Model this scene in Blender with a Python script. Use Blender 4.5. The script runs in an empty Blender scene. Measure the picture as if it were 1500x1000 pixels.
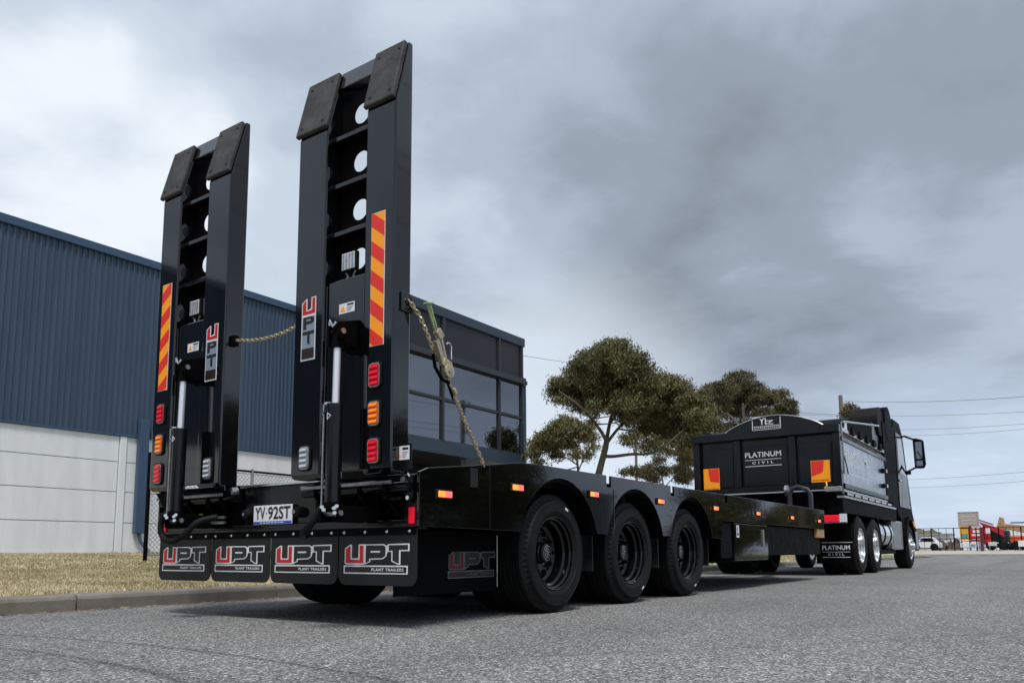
import bpy, math, random
import numpy as np
from mathutils import Vector, Matrix
random.seed(7); np.random.seed(7)
sc = bpy.context.scene
COL = sc.collection
V = Vector

# ------------------------------------------------------------------ camera
CF, CCY, YAW, PITCH, ROLL = 1154.569, 663.04, 0.606428, 0.125229, -0.005784
CP = V((4.1046, -3.248, 0.41628))
Fv = V((-math.sin(YAW)*math.cos(PITCH), math.cos(YAW)*math.cos(PITCH), math.sin(PITCH)))
Rv = V((math.cos(YAW), math.sin(YAW), 0)); Uv = Rv.cross(Fv)
Rv, Uv = Rv*math.cos(ROLL)+Uv*math.sin(ROLL), -Rv*math.sin(ROLL)+Uv*math.cos(ROLL)
cam = bpy.data.objects.new('camera', bpy.data.cameras.new('camera')); COL.objects.link(cam)
m = Matrix((Rv, Uv, -Fv)).transposed().to_4x4(); m.translation = CP
cam.matrix_world = m
cam.data.sensor_width = 36; cam.data.lens = CF/1500*36
cam.data.shift_y = (CCY-500)/1500
cam.data.clip_start = 0.05; cam.data.clip_end = 2000
sc.camera = cam

# ------------------------------------------------------------------ sky, sun, exposure
SUN = V((0.30, -0.38, 0.88)).normalized()
world = bpy.data.worlds.new('World'); sc.world = world; world.use_nodes = True
nt = world.node_tree; nt.nodes.clear()
def N(t, **k):
    n = nt.nodes.new(t)
    for a, b in k.items(): setattr(n, a, b)
    return n
def L(a, b): nt.links.new(a, b)
def mth(op, a, b=None, c=None):
    n = N('ShaderNodeMath', operation=op)
    for i, v in enumerate((a, b, c)):
        if v is None: continue
        if isinstance(v, (int, float)): n.inputs[i].default_value = v
        else: L(v, n.inputs[i])
    return n.outputs[0]
def ramp(fac, stops, interp='EASE'):
    n = N('ShaderNodeValToRGB'); n.color_ramp.interpolation = interp
    e = n.color_ramp.elements
    while len(e) < len(stops): e.new(0.5)
    for i, (p, c) in enumerate(stops):
        e[i].position = p; e[i].color = (*c, 1) if len(c) == 3 else c
    L(fac, n.inputs[0]); return n.outputs[0]
tc = N('ShaderNodeTexCoord')
sep = N('ShaderNodeSeparateXYZ'); L(tc.outputs['Generated'], sep.inputs[0])
zc = mth('MAXIMUM', sep.outputs[2], 0.0)
den = mth('ADD', zc, 0.24)
comb = N('ShaderNodeCombineXYZ')
L(mth('DIVIDE', sep.outputs[0], den), comb.inputs[0]); L(mth('DIVIDE', sep.outputs[1], den), comb.inputs[1])
def noise(scale, detail, rough, off, dist=0.0):
    mp = N('ShaderNodeMapping'); mp.inputs['Location'].default_value = off
    L(comb.outputs[0], mp.inputs[0])
    n = N('ShaderNodeTexNoise'); n.inputs['Scale'].default_value = scale
    n.inputs['Detail'].default_value = detail; n.inputs['Roughness'].default_value = rough
    n.inputs['Distortion'].default_value = dist
    L(mp.outputs[0], n.inputs['Vector']); return n.outputs[0]
def blob(d, width):                                   # broad cloud banks, by direction
    vm = N('ShaderNodeVectorMath', operation='DOT_PRODUCT')
    L(tc.outputs['Generated'], vm.inputs[0]); vm.inputs[1].default_value = V(d).normalized()
    mr = N('ShaderNodeMapRange', interpolation_type='SMOOTHSTEP')
    mr.inputs['From Min'].default_value = 1-width; mr.inputs['From Max'].default_value = 1.0
    L(vm.outputs['Value'], mr.inputs['Value']); return mr.outputs[0]
def dirpx(px, py): return (Fv*CF+Rv*(px-750)-Uv*(py-CCY)).normalized()
n1 = noise(0.95, 8, 0.52, (3.1, 1.7, 0), 0.3)
n2 = noise(2.3, 8, 0.55, (0.4, 5.2, 0), 0.2)
n3 = noise(0.4, 3, 0.5, (7.7, 2.2, 0))
v = mth('ADD', mth('MULTIPLY', n1, 0.56), mth('MULTIPLY', n2, 0.34))
v = mth('ADD', v, mth('MULTIPLY', n3, 0.10)); v = mth('ADD', v, 0.015)
v = mth('ADD', v, mth('MULTIPLY', blob(dirpx(110, 215), .022), .20))
v = mth('ADD', v, mth('MULTIPLY', blob(dirpx(420, 330), .02), .10))
v = mth('ADD', v, mth('MULTIPLY', blob(dirpx(760, 150), .03), .10))
v = mth('ADD', v, mth('MULTIPLY', blob(dirpx(1450, 560), .07), .10))
v = mth('ADD', v, mth('MULTIPLY', blob(dirpx(1180, 330), .07), -.10))
v = mth('ADD', v, mth('MULTIPLY', blob(dirpx(800, 420), .03), -.05))
v = mth('ADD', v, mth('MULTIPLY', blob(dirpx(1500, 90), .03), -.05))
cloud = ramp(v, [(0.30, (.21, .24, .285)), (0.42, (.30, .345, .41)), (0.51, (.41, .475, .57)), (0.61, (.56, .64, .73)), (0.74, (.82, .88, .94))])
# towards the horizon the cloud thins to a pale blue
hz = N('ShaderNodeMapRange', interpolation_type='SMOOTHSTEP'); hz.inputs['From Min'].default_value = 0.0; hz.inputs['From Max'].default_value = 0.30
hz.inputs['To Min'].default_value = 0.75; hz.inputs['To Max'].default_value = 0.0
L(sep.outputs[2], hz.inputs['Value'])
mx = N('ShaderNodeMix', data_type='RGBA'); L(hz.outputs[0], mx.inputs['Factor']); L(cloud, mx.inputs['A'])
mx.inputs['B'].default_value = (.52, .625, .80, 1)
mx2 = N('ShaderNodeMix', data_type='RGBA'); L(mth('MULTIPLY', blob(dirpx(800, 640), .035), .75), mx2.inputs['Factor']); L(mx.outputs['Result'], mx2.inputs['A'])
mx2.inputs['B'].default_value = (.74, .81, .90, 1)
bgc = N('ShaderNodeBackground'); L(mx2.outputs['Result'], bgc.inputs[0]); bgc.inputs[1].default_value = 1.0
sky = N('ShaderNodeTexSky', sky_type='NISHITA'); sky.sun_disc = False
sky.sun_elevation = math.asin(SUN.z); sky.sun_rotation = math.atan2(SUN.x, SUN.y)
bgs = N('ShaderNodeBackground'); L(sky.outputs[0], bgs.inputs[0]); bgs.inputs[1].default_value = 0.06
ms = N('ShaderNodeMixShader'); ms.inputs[0].default_value = 0.9
L(bgs.outputs[0], ms.inputs[1]); L(bgc.outputs[0], ms.inputs[2])
out = N('ShaderNodeOutputWorld'); L(ms.outputs[0], out.inputs[0])

sun = bpy.data.objects.new('sun', bpy.data.lights.new('sun', 'SUN')); COL.objects.link(sun)
sun.data.energy = 2.4; sun.data.angle = math.radians(14); sun.data.color = (1.0, .97, .92)
sun.rotation_euler = (-SUN).to_track_quat('-Z', 'Y').to_euler()
sc.view_settings.view_transform = 'Standard'; sc.view_settings.look = 'None'
sc.view_settings.exposure = 0.22; sc.view_settings.gamma = 1.0
sc.view_settings.use_curve_mapping = False
sc.cycles.max_bounces = 8

# ------------------------------------------------------------------ materials
def mat(name, col, rough=.5, metal=0.0, spec=.5, coat=0.0, coat_rough=.03, var=0.0, vscale=6.0, bump=0.0, bscale=200.0,
        rvar=0.0, coat_ior=1.5, emit=0.0, tint=None, alpha=None, trans=0.0, stretch=None):
    mt = bpy.data.materials.new(name); mt.use_nodes = True
    t = mt.node_tree; b = t.nodes['Principled BSDF']
    b.inputs['Base Color'].default_value = (*col, 1); b.inputs['Roughness'].default_value = rough
    b.inputs['Metallic'].default_value = metal; b.inputs['Specular IOR Level'].default_value = spec
    b.inputs['Coat Weight'].default_value = coat; b.inputs['Coat Roughness'].default_value = coat_rough; b.inputs['Coat IOR'].default_value = coat_ior
    b.inputs['Transmission Weight'].default_value = trans
    if alpha is not None: b.inputs['Alpha'].default_value = alpha
    if emit: b.inputs['Emission Color'].default_value = (*col, 1); b.inputs['Emission Strength'].default_value = emit
    g = t.nodes.new('ShaderNodeNewGeometry')
    src = g.outputs['Position']
    if stretch:
        mp = t.nodes.new('ShaderNodeMapping'); mp.inputs['Scale'].default_value = stretch
        t.links.new(src, mp.inputs[0]); src = mp.outputs[0]
    if var or rvar:
        n = t.nodes.new('ShaderNodeTexNoise'); n.inputs['Scale'].default_value = vscale; n.inputs['Detail'].default_value = 6
        n.inputs['Roughness'].default_value = .6
        t.links.new(src, n.inputs['Vector'])
        if var:
            r = t.nodes.new('ShaderNodeMapRange'); r.inputs['From Min'].default_value = .3; r.inputs['From Max'].default_value = .7
            t.links.new(n.outputs[0], r.inputs['Value'])
            m2 = t.nodes.new('ShaderNodeMix'); m2.data_type = 'RGBA'
            t.links.new(r.outputs[0], m2.inputs['Factor'])
            c2 = tint or tuple(min(1, c*(1+var)) for c in col); c1 = tuple(c*(1-var) for c in col) if not tint else col
            m2.inputs['A'].default_value = (*c1, 1); m2.inputs['B'].default_value = (*c2, 1)
            t.links.new(m2.outputs['Result'], b.inputs['Base Color'])
        if rvar:
            r = t.nodes.new('ShaderNodeMapRange'); r.inputs['From Min'].default_value = .3; r.inputs['From Max'].default_value = .7
            r.inputs['To Min'].default_value = max(0, rough-rvar); r.inputs['To Max'].default_value = rough+rvar
            t.links.new(n.outputs[0], r.inputs['Value']); t.links.new(r.outputs[0], b.inputs['Roughness'])
    if bump:
        n = t.nodes.new('ShaderNodeTexNoise'); n.inputs['Scale'].default_value = bscale; n.inputs['Detail'].default_value = 4
        t.links.new(src, n.inputs['Vector'])
        bp = t.nodes.new('ShaderNodeBump'); bp.inputs['Strength'].default_value = bump; bp.inputs['Distance'].default_value = .01
        t.links.new(n.outputs[0], bp.inputs['Height']); t.links.new(bp.outputs[0], b.inputs['Normal'])
    return mt
M = {}
M['black'] = mat('black_gloss_paint', (.003, .003, .004), .20, spec=.35, coat=.10, coat_rough=.05, rvar=.08, vscale=3, bump=.015, bscale=4)
M['mirror_black'] = mat('polished_black_paint', (.002, .0025, .0025), .06, spec=.5, coat=.3, coat_rough=.01, bump=.03, bscale=1.6)
M['ramp'] = mat('ramp_black_paint', (.0025, .0025, .003), .12, spec=.12, coat=1.0, coat_rough=.05, coat_ior=1.62, rvar=.04, vscale=5, stretch=(9, 9, .5), bump=.02, bscale=3)
M['frame'] = mat('satin_black_paint', (.003, .003, .0035), .55, spec=.05, rvar=.08, vscale=8)
M['rubber'] = mat('rubber', (.0085, .0085, .009), .6, spec=.18, var=.3, vscale=14, bump=.12, bscale=300)
M['pad'] = mat('worn_rubber_pad', (.028, .026, .026), .6, spec=.35, var=.9, vscale=9, tint=(.075, .069, .067), bump=.3, bscale=90)
M['flap'] = mat('mudflap_rubber', (.012, .0125, .013), .5, spec=.35, bump=.05, bscale=120, rvar=.1, vscale=6)
M['rim'] = mat('black_wheel_paint', (.003, .003, .0035), .16, spec=.4, coat=.1, rvar=.08)
M['alloy'] = mat('polished_aluminium', (.82, .83, .84), .22, metal=1.0, rvar=.06)
M['chrome'] = mat('chrome', (.80, .81, .83), .08, metal=1.0)
M['steel'] = mat('zinc_steel', (.50, .50, .49), .35, metal=.9, var=.25, vscale=30)
M['rod'] = mat('chromed_piston_rod', (.88, .89, .92), .18, metal=.55, spec=.8)
M['white_p'] = mat('white_print', (.78, .79, .80), .4)
M['red_p'] = mat('red_print', (.55, .012, .02), .4)
M['dkred_p'] = mat('dark_red_print', (.10, .008, .01), .4)
M['dark_p'] = mat('dark_print', (.014, .015, .017), .4)
M['greyblue_p'] = mat('grey_blue_print', (.24, .29, .36), .35)
M['faint_p'] = mat('faded_silver_print', (.10, .10, .10), .4)
M['orange_r'] = mat('orange_reflector', (.95, .33, .008), .35, emit=.10)  # faint glow put into the orange, though tape and plates are no lamps
M['red_r'] = mat('red_reflector', (.75, .03, .02), .35, emit=.06)  # red tape and plate fields get a weaker painted-in glow
M['red_l'] = mat('red_lamp_lens', (.80, .01, .035), .12, spec=.8, emit=.28)
M['amber_l'] = mat('amber_lamp_lens', (.95, .28, .02), .12, spec=.8, emit=.3)
M['white_l'] = mat('clear_lamp_lens', (.72, .75, .80), .12, spec=.8)
M['red_ld'] = mat('shaded_red_lens', (.42, .004, .015), .12, spec=.8, emit=.06)  # darker lens copies paint the shade in the gaps between the lit ribs
M['amber_ld'] = mat('shaded_amber_lens', (.60, .12, .01), .12, spec=.8, emit=.08)
M['white_ld'] = mat('shaded_clear_lens', (.28, .30, .33), .12, spec=.8)
M['glow_o'] = mat('lit_amber_marker', (1.0, .35, .06), .2, emit=.7)
M['glow_r'] = mat('lit_red_marker', (1.0, .16, .14), .2, emit=.8)
M['plate_w'] = mat('number_plate_white', (.80, .81, .84), .35)
M['plate_b'] = mat('number_plate_blue', (.03, .08, .45), .35)
M['yellow'] = mat('yellow_label', (.80, .42, .02), .4)
M['chain'] = mat('gold_zinc_chain', (.62, .52, .36), .32, metal=.85, var=.35, vscale=60)
M['binder'] = mat('yellow_zinc_binder', (.52, .45, .30), .38, metal=.6, var=.3, vscale=40)
M['green_h'] = mat('pale_green_paint', (.34, .42, .20), .4, var=.2, vscale=30)
M['blueclad'] = mat('blue_steel_cladding', (.052, .083, .130), .42, spec=.4, var=.12, vscale=1.3, rvar=.08, stretch=(1, 2.5, .25))
M['bluetrim'] = mat('blue_trim', (.045, .085, .15), .4, spec=.4, var=.1)
M['officetrim'] = mat('office_blue_grey_trim', (.030, .048, .070), .4, spec=.35)
M['concwhite'] = mat('white_painted_concrete', (.77, .79, .81), .7, var=.07, vscale=1.6, stretch=(1, 2.5, .35), bump=.05, bscale=40)
M['joint'] = mat('joint_sealant', (.30, .31, .33), .8)
M['greytrim'] = mat('dark_grey_aluminium', (.030, .034, .042), .4, spec=.4, var=.1)
M['glass_d'] = mat('tinted_glass', (.20, .21, .235), .03, metal=1.0, bump=.01, bscale=.8)
M['glass_m'] = mat('dark_spandrel_panel', (.020, .021, .025), .35, spec=.3)
M['dark_in'] = mat('dark_soffit', (.006, .006, .007), .8)
M['roof'] = mat('grey_metal_roof', (.18, .2, .23), .5)
M['kerb'] = mat('kerb_concrete', (.155, .138, .118), .85, var=.3, vscale=5, tint=(.26, .235, .20), bump=.3, bscale=90)
M['verge_c'] = mat('pale_concrete', (.36, .34, .30), .85, var=.15, vscale=2)
M['timber'] = mat('weathered_timber', (.16, .13, .10), .8, var=.3, vscale=12, stretch=(8, 8, 1))
M['bark'] = mat('eucalypt_bark', (.15, .125, .10), .85, var=.45, vscale=9, stretch=(3, 3, .8), bump=.4, bscale=30)
M['wire'] = mat('dark_cable', (.02, .02, .022), .6)
M['galv'] = mat('galvanised_wire', (.30, .31, .32), .45, metal=.6)
M['redp'] = mat('red_machine_paint', (.48, .02, .03), .4)
M['orangep'] = mat('orange_machine_paint', (.75, .12, .02), .4)
M['tan'] = mat('tan_paint', (.45, .28, .13), .5, var=.2)
M['cream'] = mat('cream_steel', (.60, .56, .48), .6, var=.1)
M['beige'] = mat('beige_panel', (.42, .37, .33), .7, var=.1)
M['yellowp'] = mat('yellow_sign_paint', (.75, .40, .06), .5)
M['teal'] = mat('teal_print', (.10, .30, .32), .5)
M['rock'] = mat('brown_rubble', (.11, .085, .07), .9, var=.5, vscale=3)
M['greenblk'] = mat('dark_green_machine', (.02, .035, .035), .5)
M['amberlamp'] = mat('side_amber', (.9, .3, .02), .3, emit=.2)
M['maroon'] = mat('maroon_post', (.10, .02, .03), .6)

def foliage(name, c1, c2, c3):
    mt = bpy.data.materials.new(name); mt.use_nodes = True; t = mt.node_tree; b = t.nodes['Principled BSDF']
    g = t.nodes.new('ShaderNodeNewGeometry')
    n = t.nodes.new('ShaderNodeTexNoise'); n.inputs['Scale'].default_value = .9; n.inputs['Detail'].default_value = 5
    t.links.new(g.outputs['Position'], n.inputs['Vector'])
    add = t.nodes.new('ShaderNodeMath'); add.operation = 'MULTIPLY_ADD'; add.inputs[1].default_value = .45
    t.links.new(g.outputs['Random Per Island'], add.inputs[0]); t.links.new(n.outputs[0], add.inputs[2])
    r = t.nodes.new('ShaderNodeValToRGB'); e = r.color_ramp.elements; e.new(.5)
    e[0].position = .45; e[1].position = .7; e[2].position = .95
    for i, c in enumerate((c1, c2, c3)): e[i].color = (*c, 1)
    t.links.new(add.outputs[0], r.inputs[0]); t.links.new(r.outputs[0], b.inputs['Base Color'])
    b.inputs['Roughness'].default_value = .55
    b.inputs['Specular IOR Level'].default_value = .3
    return mt
M['leaf'] = foliage('eucalypt_leaves', (.046, .052, .018), (.105, .102, .038), (.21, .185, .075))
M['leaf2'] = foliage('olive_leaves', (.048, .048, .022), (.10, .092, .045), (.18, .15, .08))
M['litter'] = foliage('gutter_litter', (.06, .045, .03), (.20, .15, .09), (.38, .32, .24))
M['grass'] = foliage('dry_lawn_blades', (.20, .19, .09), (.50, .42, .24), (.72, .61, .42))

def ground_mat(name, kind):
    mt = bpy.data.materials.new(name); mt.use_nodes = True; t = mt.node_tree; b = t.nodes['Principled BSDF']
    g = t.nodes.new('ShaderNodeNewGeometry')
    def nn(ty, **k):
        n = t.nodes.new(ty)
        for a, bb in k.items():
            if a in n.inputs: n.inputs[a].default_value = bb
            else: setattr(n, a, bb)
        return n
    def cr(src, stops, interp='LINEAR'):
        r = nn('ShaderNodeValToRGB'); r.color_ramp.interpolation = interp; e = r.color_ramp.elements
        while len(e) < len(stops): e.new(.5)
        for i, (p, c) in enumerate(stops): e[i].position = p; e[i].color = (c, c, c, 1) if isinstance(c, float) else (*c, 1)
        t.links.new(src, r.inputs[0]); return r.outputs[0]
    def mul(a, bb):
        m_ = nn('ShaderNodeMix', data_type='RGBA', blend_type='MULTIPLY'); m_.inputs['Factor'].default_value = 1
        t.links.new(a, m_.inputs['A']); t.links.new(bb, m_.inputs['B']); return m_.outputs['Result']
    P = g.outputs['Position']
    if kind == 'asphalt':
        vo = nn('ShaderNodeTexVoronoi', Scale=118.0); t.links.new(P, vo.inputs['Vector'])
        s = nn('ShaderNodeSeparateColor'); t.links.new(vo.outputs['Color'], s.inputs[0])
        stones = cr(s.outputs[0], [(0.0, (.10, .10, .10)), (.35, (.20, .197, .194)), (.7, (.32, .315, .307)), (.93, (.52, .51, .495)), (1.0, (.80, .79, .76))])
        gaps = cr(vo.outputs['Distance'], [(0.0, 1.0), (.45, .9), (.75, .42)])
        c = mul(stones, gaps)
        n0 = nn('ShaderNodeTexNoise', Scale=22.0, Detail=5.0, Roughness=.7); t.links.new(P, n0.inputs['Vector'])
        c = mul(c, cr(n0.outputs[0], [(.25, .72), (.75, 1.3)]))
        n1_ = nn('ShaderNodeTexNoise', Scale=.5, Detail=6.0, Roughness=.6); t.links.new(P, n1_.inputs['Vector'])
        c = mul(c, cr(n1_.outputs[0], [(.3, .84), (.7, 1.12)]))
        # wheel-path streaks along the road
        mp = nn('ShaderNodeMapping'); mp.inputs['Scale'].default_value = (1.1, .06, 1); t.links.new(P, mp.inputs[0])
        n2_ = nn('ShaderNodeTexNoise', Scale=1.0, Detail=3.0); t.links.new(mp.outputs[0], n2_.inputs['Vector'])
        c = mul(c, cr(n2_.outputs[0], [(.35, .88), (.65, 1.1)]))
        # scrubbed tyre arcs
        sx = nn('ShaderNodeSeparateXYZ'); t.links.new(P, sx.inputs[0])
        for (cx_, cy_, rr, w, dk) in ((.85, -8.2, 7.05, .045, .48), (.62, -6.0, 4.45, .06, .58), (1.1, -8.6, 7.0, .10, .78), (-9.0, 10.0, 16.5, .09, .75), (-9.6, 10.0, 15.9, .07, .82)):
            vs = nn('ShaderNodeVectorMath', operation='DISTANCE'); t.links.new(P, vs.inputs[0]); vs.inputs[1].default_value = (cx_, cy_, 0)
            a = nn('ShaderNodeMath', operation='SUBTRACT'); t.links.new(vs.outputs['Value'], a.inputs[0]); a.inputs[1].default_value = rr
            ab = nn('ShaderNodeMath', operation='ABSOLUTE'); t.links.new(a.outputs[0], ab.inputs[0])
            dv = nn('ShaderNodeMath', operation='DIVIDE'); t.links.new(ab.outputs[0], dv.inputs[0]); dv.inputs[1].default_value = w
            nz = nn('ShaderNodeMath', operation='MULTIPLY_ADD'); t.links.new(n0.outputs[0], nz.inputs[0]); nz.inputs[1].default_value = .8
            t.links.new(dv.outputs[0], nz.inputs[2])
            c = mul(c, cr(nz.outputs[0], [(.40, dk), (1.0, 1.0)]))
        t.links.new(c, b.inputs['Base Color'])
        b.inputs['Roughness'].default_value = .85; b.inputs['Specular IOR Level'].default_value = .3
        bp = nn('ShaderNodeBump'); bp.inputs['Strength'].default_value = .8; bp.inputs['Distance'].default_value = .004
        inv = cr(vo.outputs['Distance'], [(0.0, 1.0), (.8, 0.0)]); t.links.new(inv, bp.inputs['Height']); t.links.new(bp.outputs[0], b.inputs['Normal'])
    elif kind == 'lawn':
        n0 = nn('ShaderNodeTexNoise', Scale=1.1, Detail=8.0, Roughness=.7); t.links.new(P, n0.inputs['Vector'])
        c = cr(n0.outputs[0], [(.30, (.17, .17, .09)), (.45, (.33, .29, .17)), (.6, (.50, .43, .28)), (.75, (.62, .52, .36))])
        n1_ = nn('ShaderNodeTexNoise', Scale=30.0, Detail=6.0, Roughness=.8); t.links.new(P, n1_.inputs['Vector'])
        c = mul(c, cr(n1_.outputs[0], [(.3, .55), (.7, 1.25)]))
        t.links.new(c, b.inputs['Base Color']); b.inputs['Roughness'].default_value = .95
        bp = nn('ShaderNodeBump'); bp.inputs['Strength'].default_value = .7; bp.inputs['Distance'].default_value = .03
        t.links.new(n1_.outputs[0], bp.inputs['Height']); t.links.new(bp.outputs[0], b.inputs['Normal'])
    return mt
M['asphalt'] = ground_mat('worn_asphalt', 'asphalt')
M['lawn'] = ground_mat('dry_lawn', 'lawn')

# ------------------------------------------------------------------ mesh helpers
WLD = {}
class MB:
    def __init__(s): s.v = []; s.f = []; s.mi = []; s.cur = 0
    def mat(s, i): s.cur = i; return s
    def add(s, vs, fs):
        o = len(s.v); s.v.extend([tuple(x) for x in vs])
        for f in fs: s.f.append(tuple(i+o for i in f)); s.mi.append(s.cur)
        return s
    def box(s, x0, x1, y0, y1, z0, z1):
        return s.add([(x0, y0, z0), (x1, y0, z0), (x1, y1, z0), (x0, y1, z0), (x0, y0, z1), (x1, y0, z1), (x1, y1, z1), (x0, y1, z1)],
                     [(0, 3, 2, 1), (4, 5, 6, 7), (0, 1, 5, 4), (1, 2, 6, 5), (2, 3, 7, 6), (3, 0, 4, 7)])
    def prism(s, poly, axis, a, b):
        # poly: 2D points in the plane of the two other axes (x: y,z / y: x,z / z: x,y)
        def p(q, w):
            return {'x': (w, q[0], q[1]), 'y': (q[0], w, q[1]), 'z': (q[0], q[1], w)}[axis]
        n = len(poly); vs = [p(q, a) for q in poly]+[p(q, b) for q in poly]
        ar = sum(poly[i][0]*poly[(i+1) % n][1]-poly[(i+1) % n][0]*poly[i][1] for i in range(n))
        flip = (ar > 0) ^ (axis == 'y') ^ (b < a)
        fs = [tuple(range(n)), tuple(range(2*n-1, n-1, -1))] + [(i, n+i, n+(i+1) % n, (i+1) % n) for i in range(n)]
        if flip: fs = [tuple(reversed(f)) for f in fs]
        return s.add(vs, fs)
    def cyl(s, p0, p1, r0, n=20, r1=None, caps=True):
        p0 = V(p0); p1 = V(p1); r1 = r0 if r1 is None else r1
        d = (p1-p0).normalized(); a = d.orthogonal().normalized(); b = d.cross(a)
        vs = []
        for p, r in ((p0, r0), (p1, r1)):
            for k in range(n):
                t = 2*math.pi*k/n; vs.append(p+a*r*math.cos(t)+b*r*math.sin(t))
        fs = [(k, (k+1) % n, n+(k+1) % n, n+k) for k in range(n)]
        if caps: fs += [tuple(reversed(range(n))), tuple(range(n, 2*n))]
        return s.add(vs, fs)
    def tube(s, pts, r, n=8, closed=False):
        pts = [V(p) for p in pts]; m_ = len(pts); vs = []
        rs = r if isinstance(r, (list, tuple)) else [r]*m_
        a = None
        for i, p in enumerate(pts):
            if closed: d = (pts[(i+1) % m_]-pts[i-1]).normalized()
            else: d = (pts[min(i+1, m_-1)]-pts[max(i-1, 0)]).normalized()
            if a is None: a = d.orthogonal().normalized()
            a = (a-d*a.dot(d)).normalized(); b = d.cross(a)
            for k in range(n):
                t = 2*math.pi*k/n; vs.append(p+(a*math.cos(t)+b*math.sin(t))*rs[i])
        fs = []
        for i in range(m_ if closed else m_-1):
            j = (i+1) % m_
            for k in range(n): fs.append((i*n+k, i*n+(k+1) % n, j*n+(k+1) % n, j*n+k))
        if not closed: fs += [tuple(reversed(range(n))), tuple(range((m_-1)*n, m_*n))]
        return s.add(vs, fs)
    def lathe(s, prof, c, axis='x', n=64, tooth=None):
        # prof: list of (offset along axis, radius); c: centre
        vs = []
        for k in range(n):
            t = 2*math.pi*k/n; cs, sn = math.cos(t), math.sin(t)
            for j, (h, r) in enumerate(prof):
                if tooth and j in tooth and k % 2: r -= tooth[j]
                if axis == 'x': vs.append((c[0]+h, c[1]+r*cs, c[2]+r*sn))
                elif axis == 'y': vs.append((c[0]+r*sn, c[1]+h, c[2]+r*cs))
                else: vs.append((c[0]+r*cs, c[1]+r*sn, c[2]+h))
        m_ = len(prof); fs = []
        for k in range(n):
            k2 = (k+1) % n
            for j in range(m_-1): fs.append((k*m_+j, k2*m_+j, k2*m_+j+1, k*m_+j+1))
        return s.add(vs, fs)
    def build(s, name, mats, parent=None, smooth=False, bevel=0, angle=35):
        if not isinstance(mats, (list, tuple)): mats = [mats]
        a = np.array(s.v, dtype=float); c = (a.min(0)+a.max(0))/2
        me = bpy.data.meshes.new(name); me.from_pydata([tuple(x) for x in (a-c)], [], s.f)
        for mm in mats: me.materials.append(M[mm] if isinstance(mm, str) else mm)
        if len(mats) > 1: me.polygons.foreach_set('material_index', s.mi)
        if smooth:
            me.polygons.foreach_set('use_smooth', [True]*len(me.polygons))
            me.set_sharp_from_angle(angle=math.radians(angle))
        me.update()
        o = bpy.data.objects.new(name, me); link(o, V(c), parent)
        if bevel:
            bv = o.modifiers.new('bevel', 'BEVEL'); bv.width = bevel; bv.segments = 2; bv.limit_method = 'ANGLE'; bv.angle_limit = math.radians(40)
            bv.harden_normals = False
        return o
def link(o, w, parent=None):
    COL.objects.link(o); o.location = w-(WLD[parent.name] if parent else V((0, 0, 0)))
    if parent: o.parent = parent
    WLD[o.name] = V(w)
def empty(name, w, parent=None):
    o = bpy.data.objects.new(name, None); o.empty_display_size = .2; link(o, V(w), parent); return o
def tag(o, label=None, cat=None, group=None, kind=None):
    if label: o['label'] = label
    if cat: o['category'] = cat
    if group: o['group'] = group
    if kind: o['kind'] = kind
    return o
def dup(o, delta, parent=None):
    """copy a part (and its sub-parts) shifted by delta in world space"""
    c = o.copy(); w = WLD[o.name]+V(delta); link(c, w, parent)
    for ch in list(o.children): dup_child(ch, c)
    return c
def dup_child(ch, par):
    c = ch.copy(); COL.objects.link(c); c.parent = par; c.location = ch.location; WLD[c.name] = WLD[par.name]+V(ch.location)
    for g in list(ch.children): dup_child(g, c)
def onY(y, px, py):
    d = dirpx(px, py); t = (y-CP.y)/d.y; return CP+d*t
def at(px, py, dep):
    d = dirpx(px, py); return CP+d*(dep/d.dot(Fv))
class Frame:
    """flat print on a plane: origin, right, up; layers step off the surface by 1 mm"""
    def __init__(s, o, r, u): s.o = V(o); s.r = V(r); s.u = V(u); s.n = s.r.cross(s.u).normalized()
    def P(s, x, y, l): return s.o+s.r*x+s.u*y+s.n*(.0012*l)
def poly_on(mb, fr, pts, layer):
    vs = [fr.P(x, y, layer) for x, y in pts]; n = len(vs)
    ar = sum(pts[i][0]*pts[(i+1) % n][1]-pts[(i+1) % n][0]*pts[i][1] for i in range(n))
    f = tuple(range(n)) if ar > 0 else tuple(reversed(range(n)))
    mb.add(vs, [f])
def rect_on(mb, fr, x0, x1, y0, y1, layer): poly_on(mb, fr, [(x0, y0), (x1, y0), (x1, y1), (x0, y1)], layer)
FONTCACHE = {}
def text_on(mb, fr, txt, x0, x1, y0, y1, layer, spacing=1.0):
    key = (txt, spacing)
    if key not in FONTCACHE:
        cu = bpy.data.curves.new('t', 'FONT'); cu.body = txt; cu.space_character = spacing; cu.resolution_u = 3; cu.offset = .02
        ob = bpy.data.objects.new('t', cu); COL.objects.link(ob)
        dg = bpy.context.evaluated_depsgraph_get(); me = bpy.data.meshes.new_from_object(ob.evaluated_get(dg))
        FONTCACHE[key] = ([tuple(v_.co) for v_ in me.vertices], [tuple(p.vertices) for p in me.polygons])
        bpy.data.objects.remove(ob); bpy.data.curves.remove(cu); bpy.data.meshes.remove(me)
    vs, fs = FONTCACHE[key]; a = np.array(vs); mn = a.min(0); mxx = a.max(0); sx = (x1-x0)/(mxx[0]-mn[0]); sy = (y1-y0)/(mxx[1]-mn[1])
    mb.add([fr.P(x0+(p[0]-mn[0])*sx, y0+(p[1]-mn[1])*sy, layer) for p in vs], fs)

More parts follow.
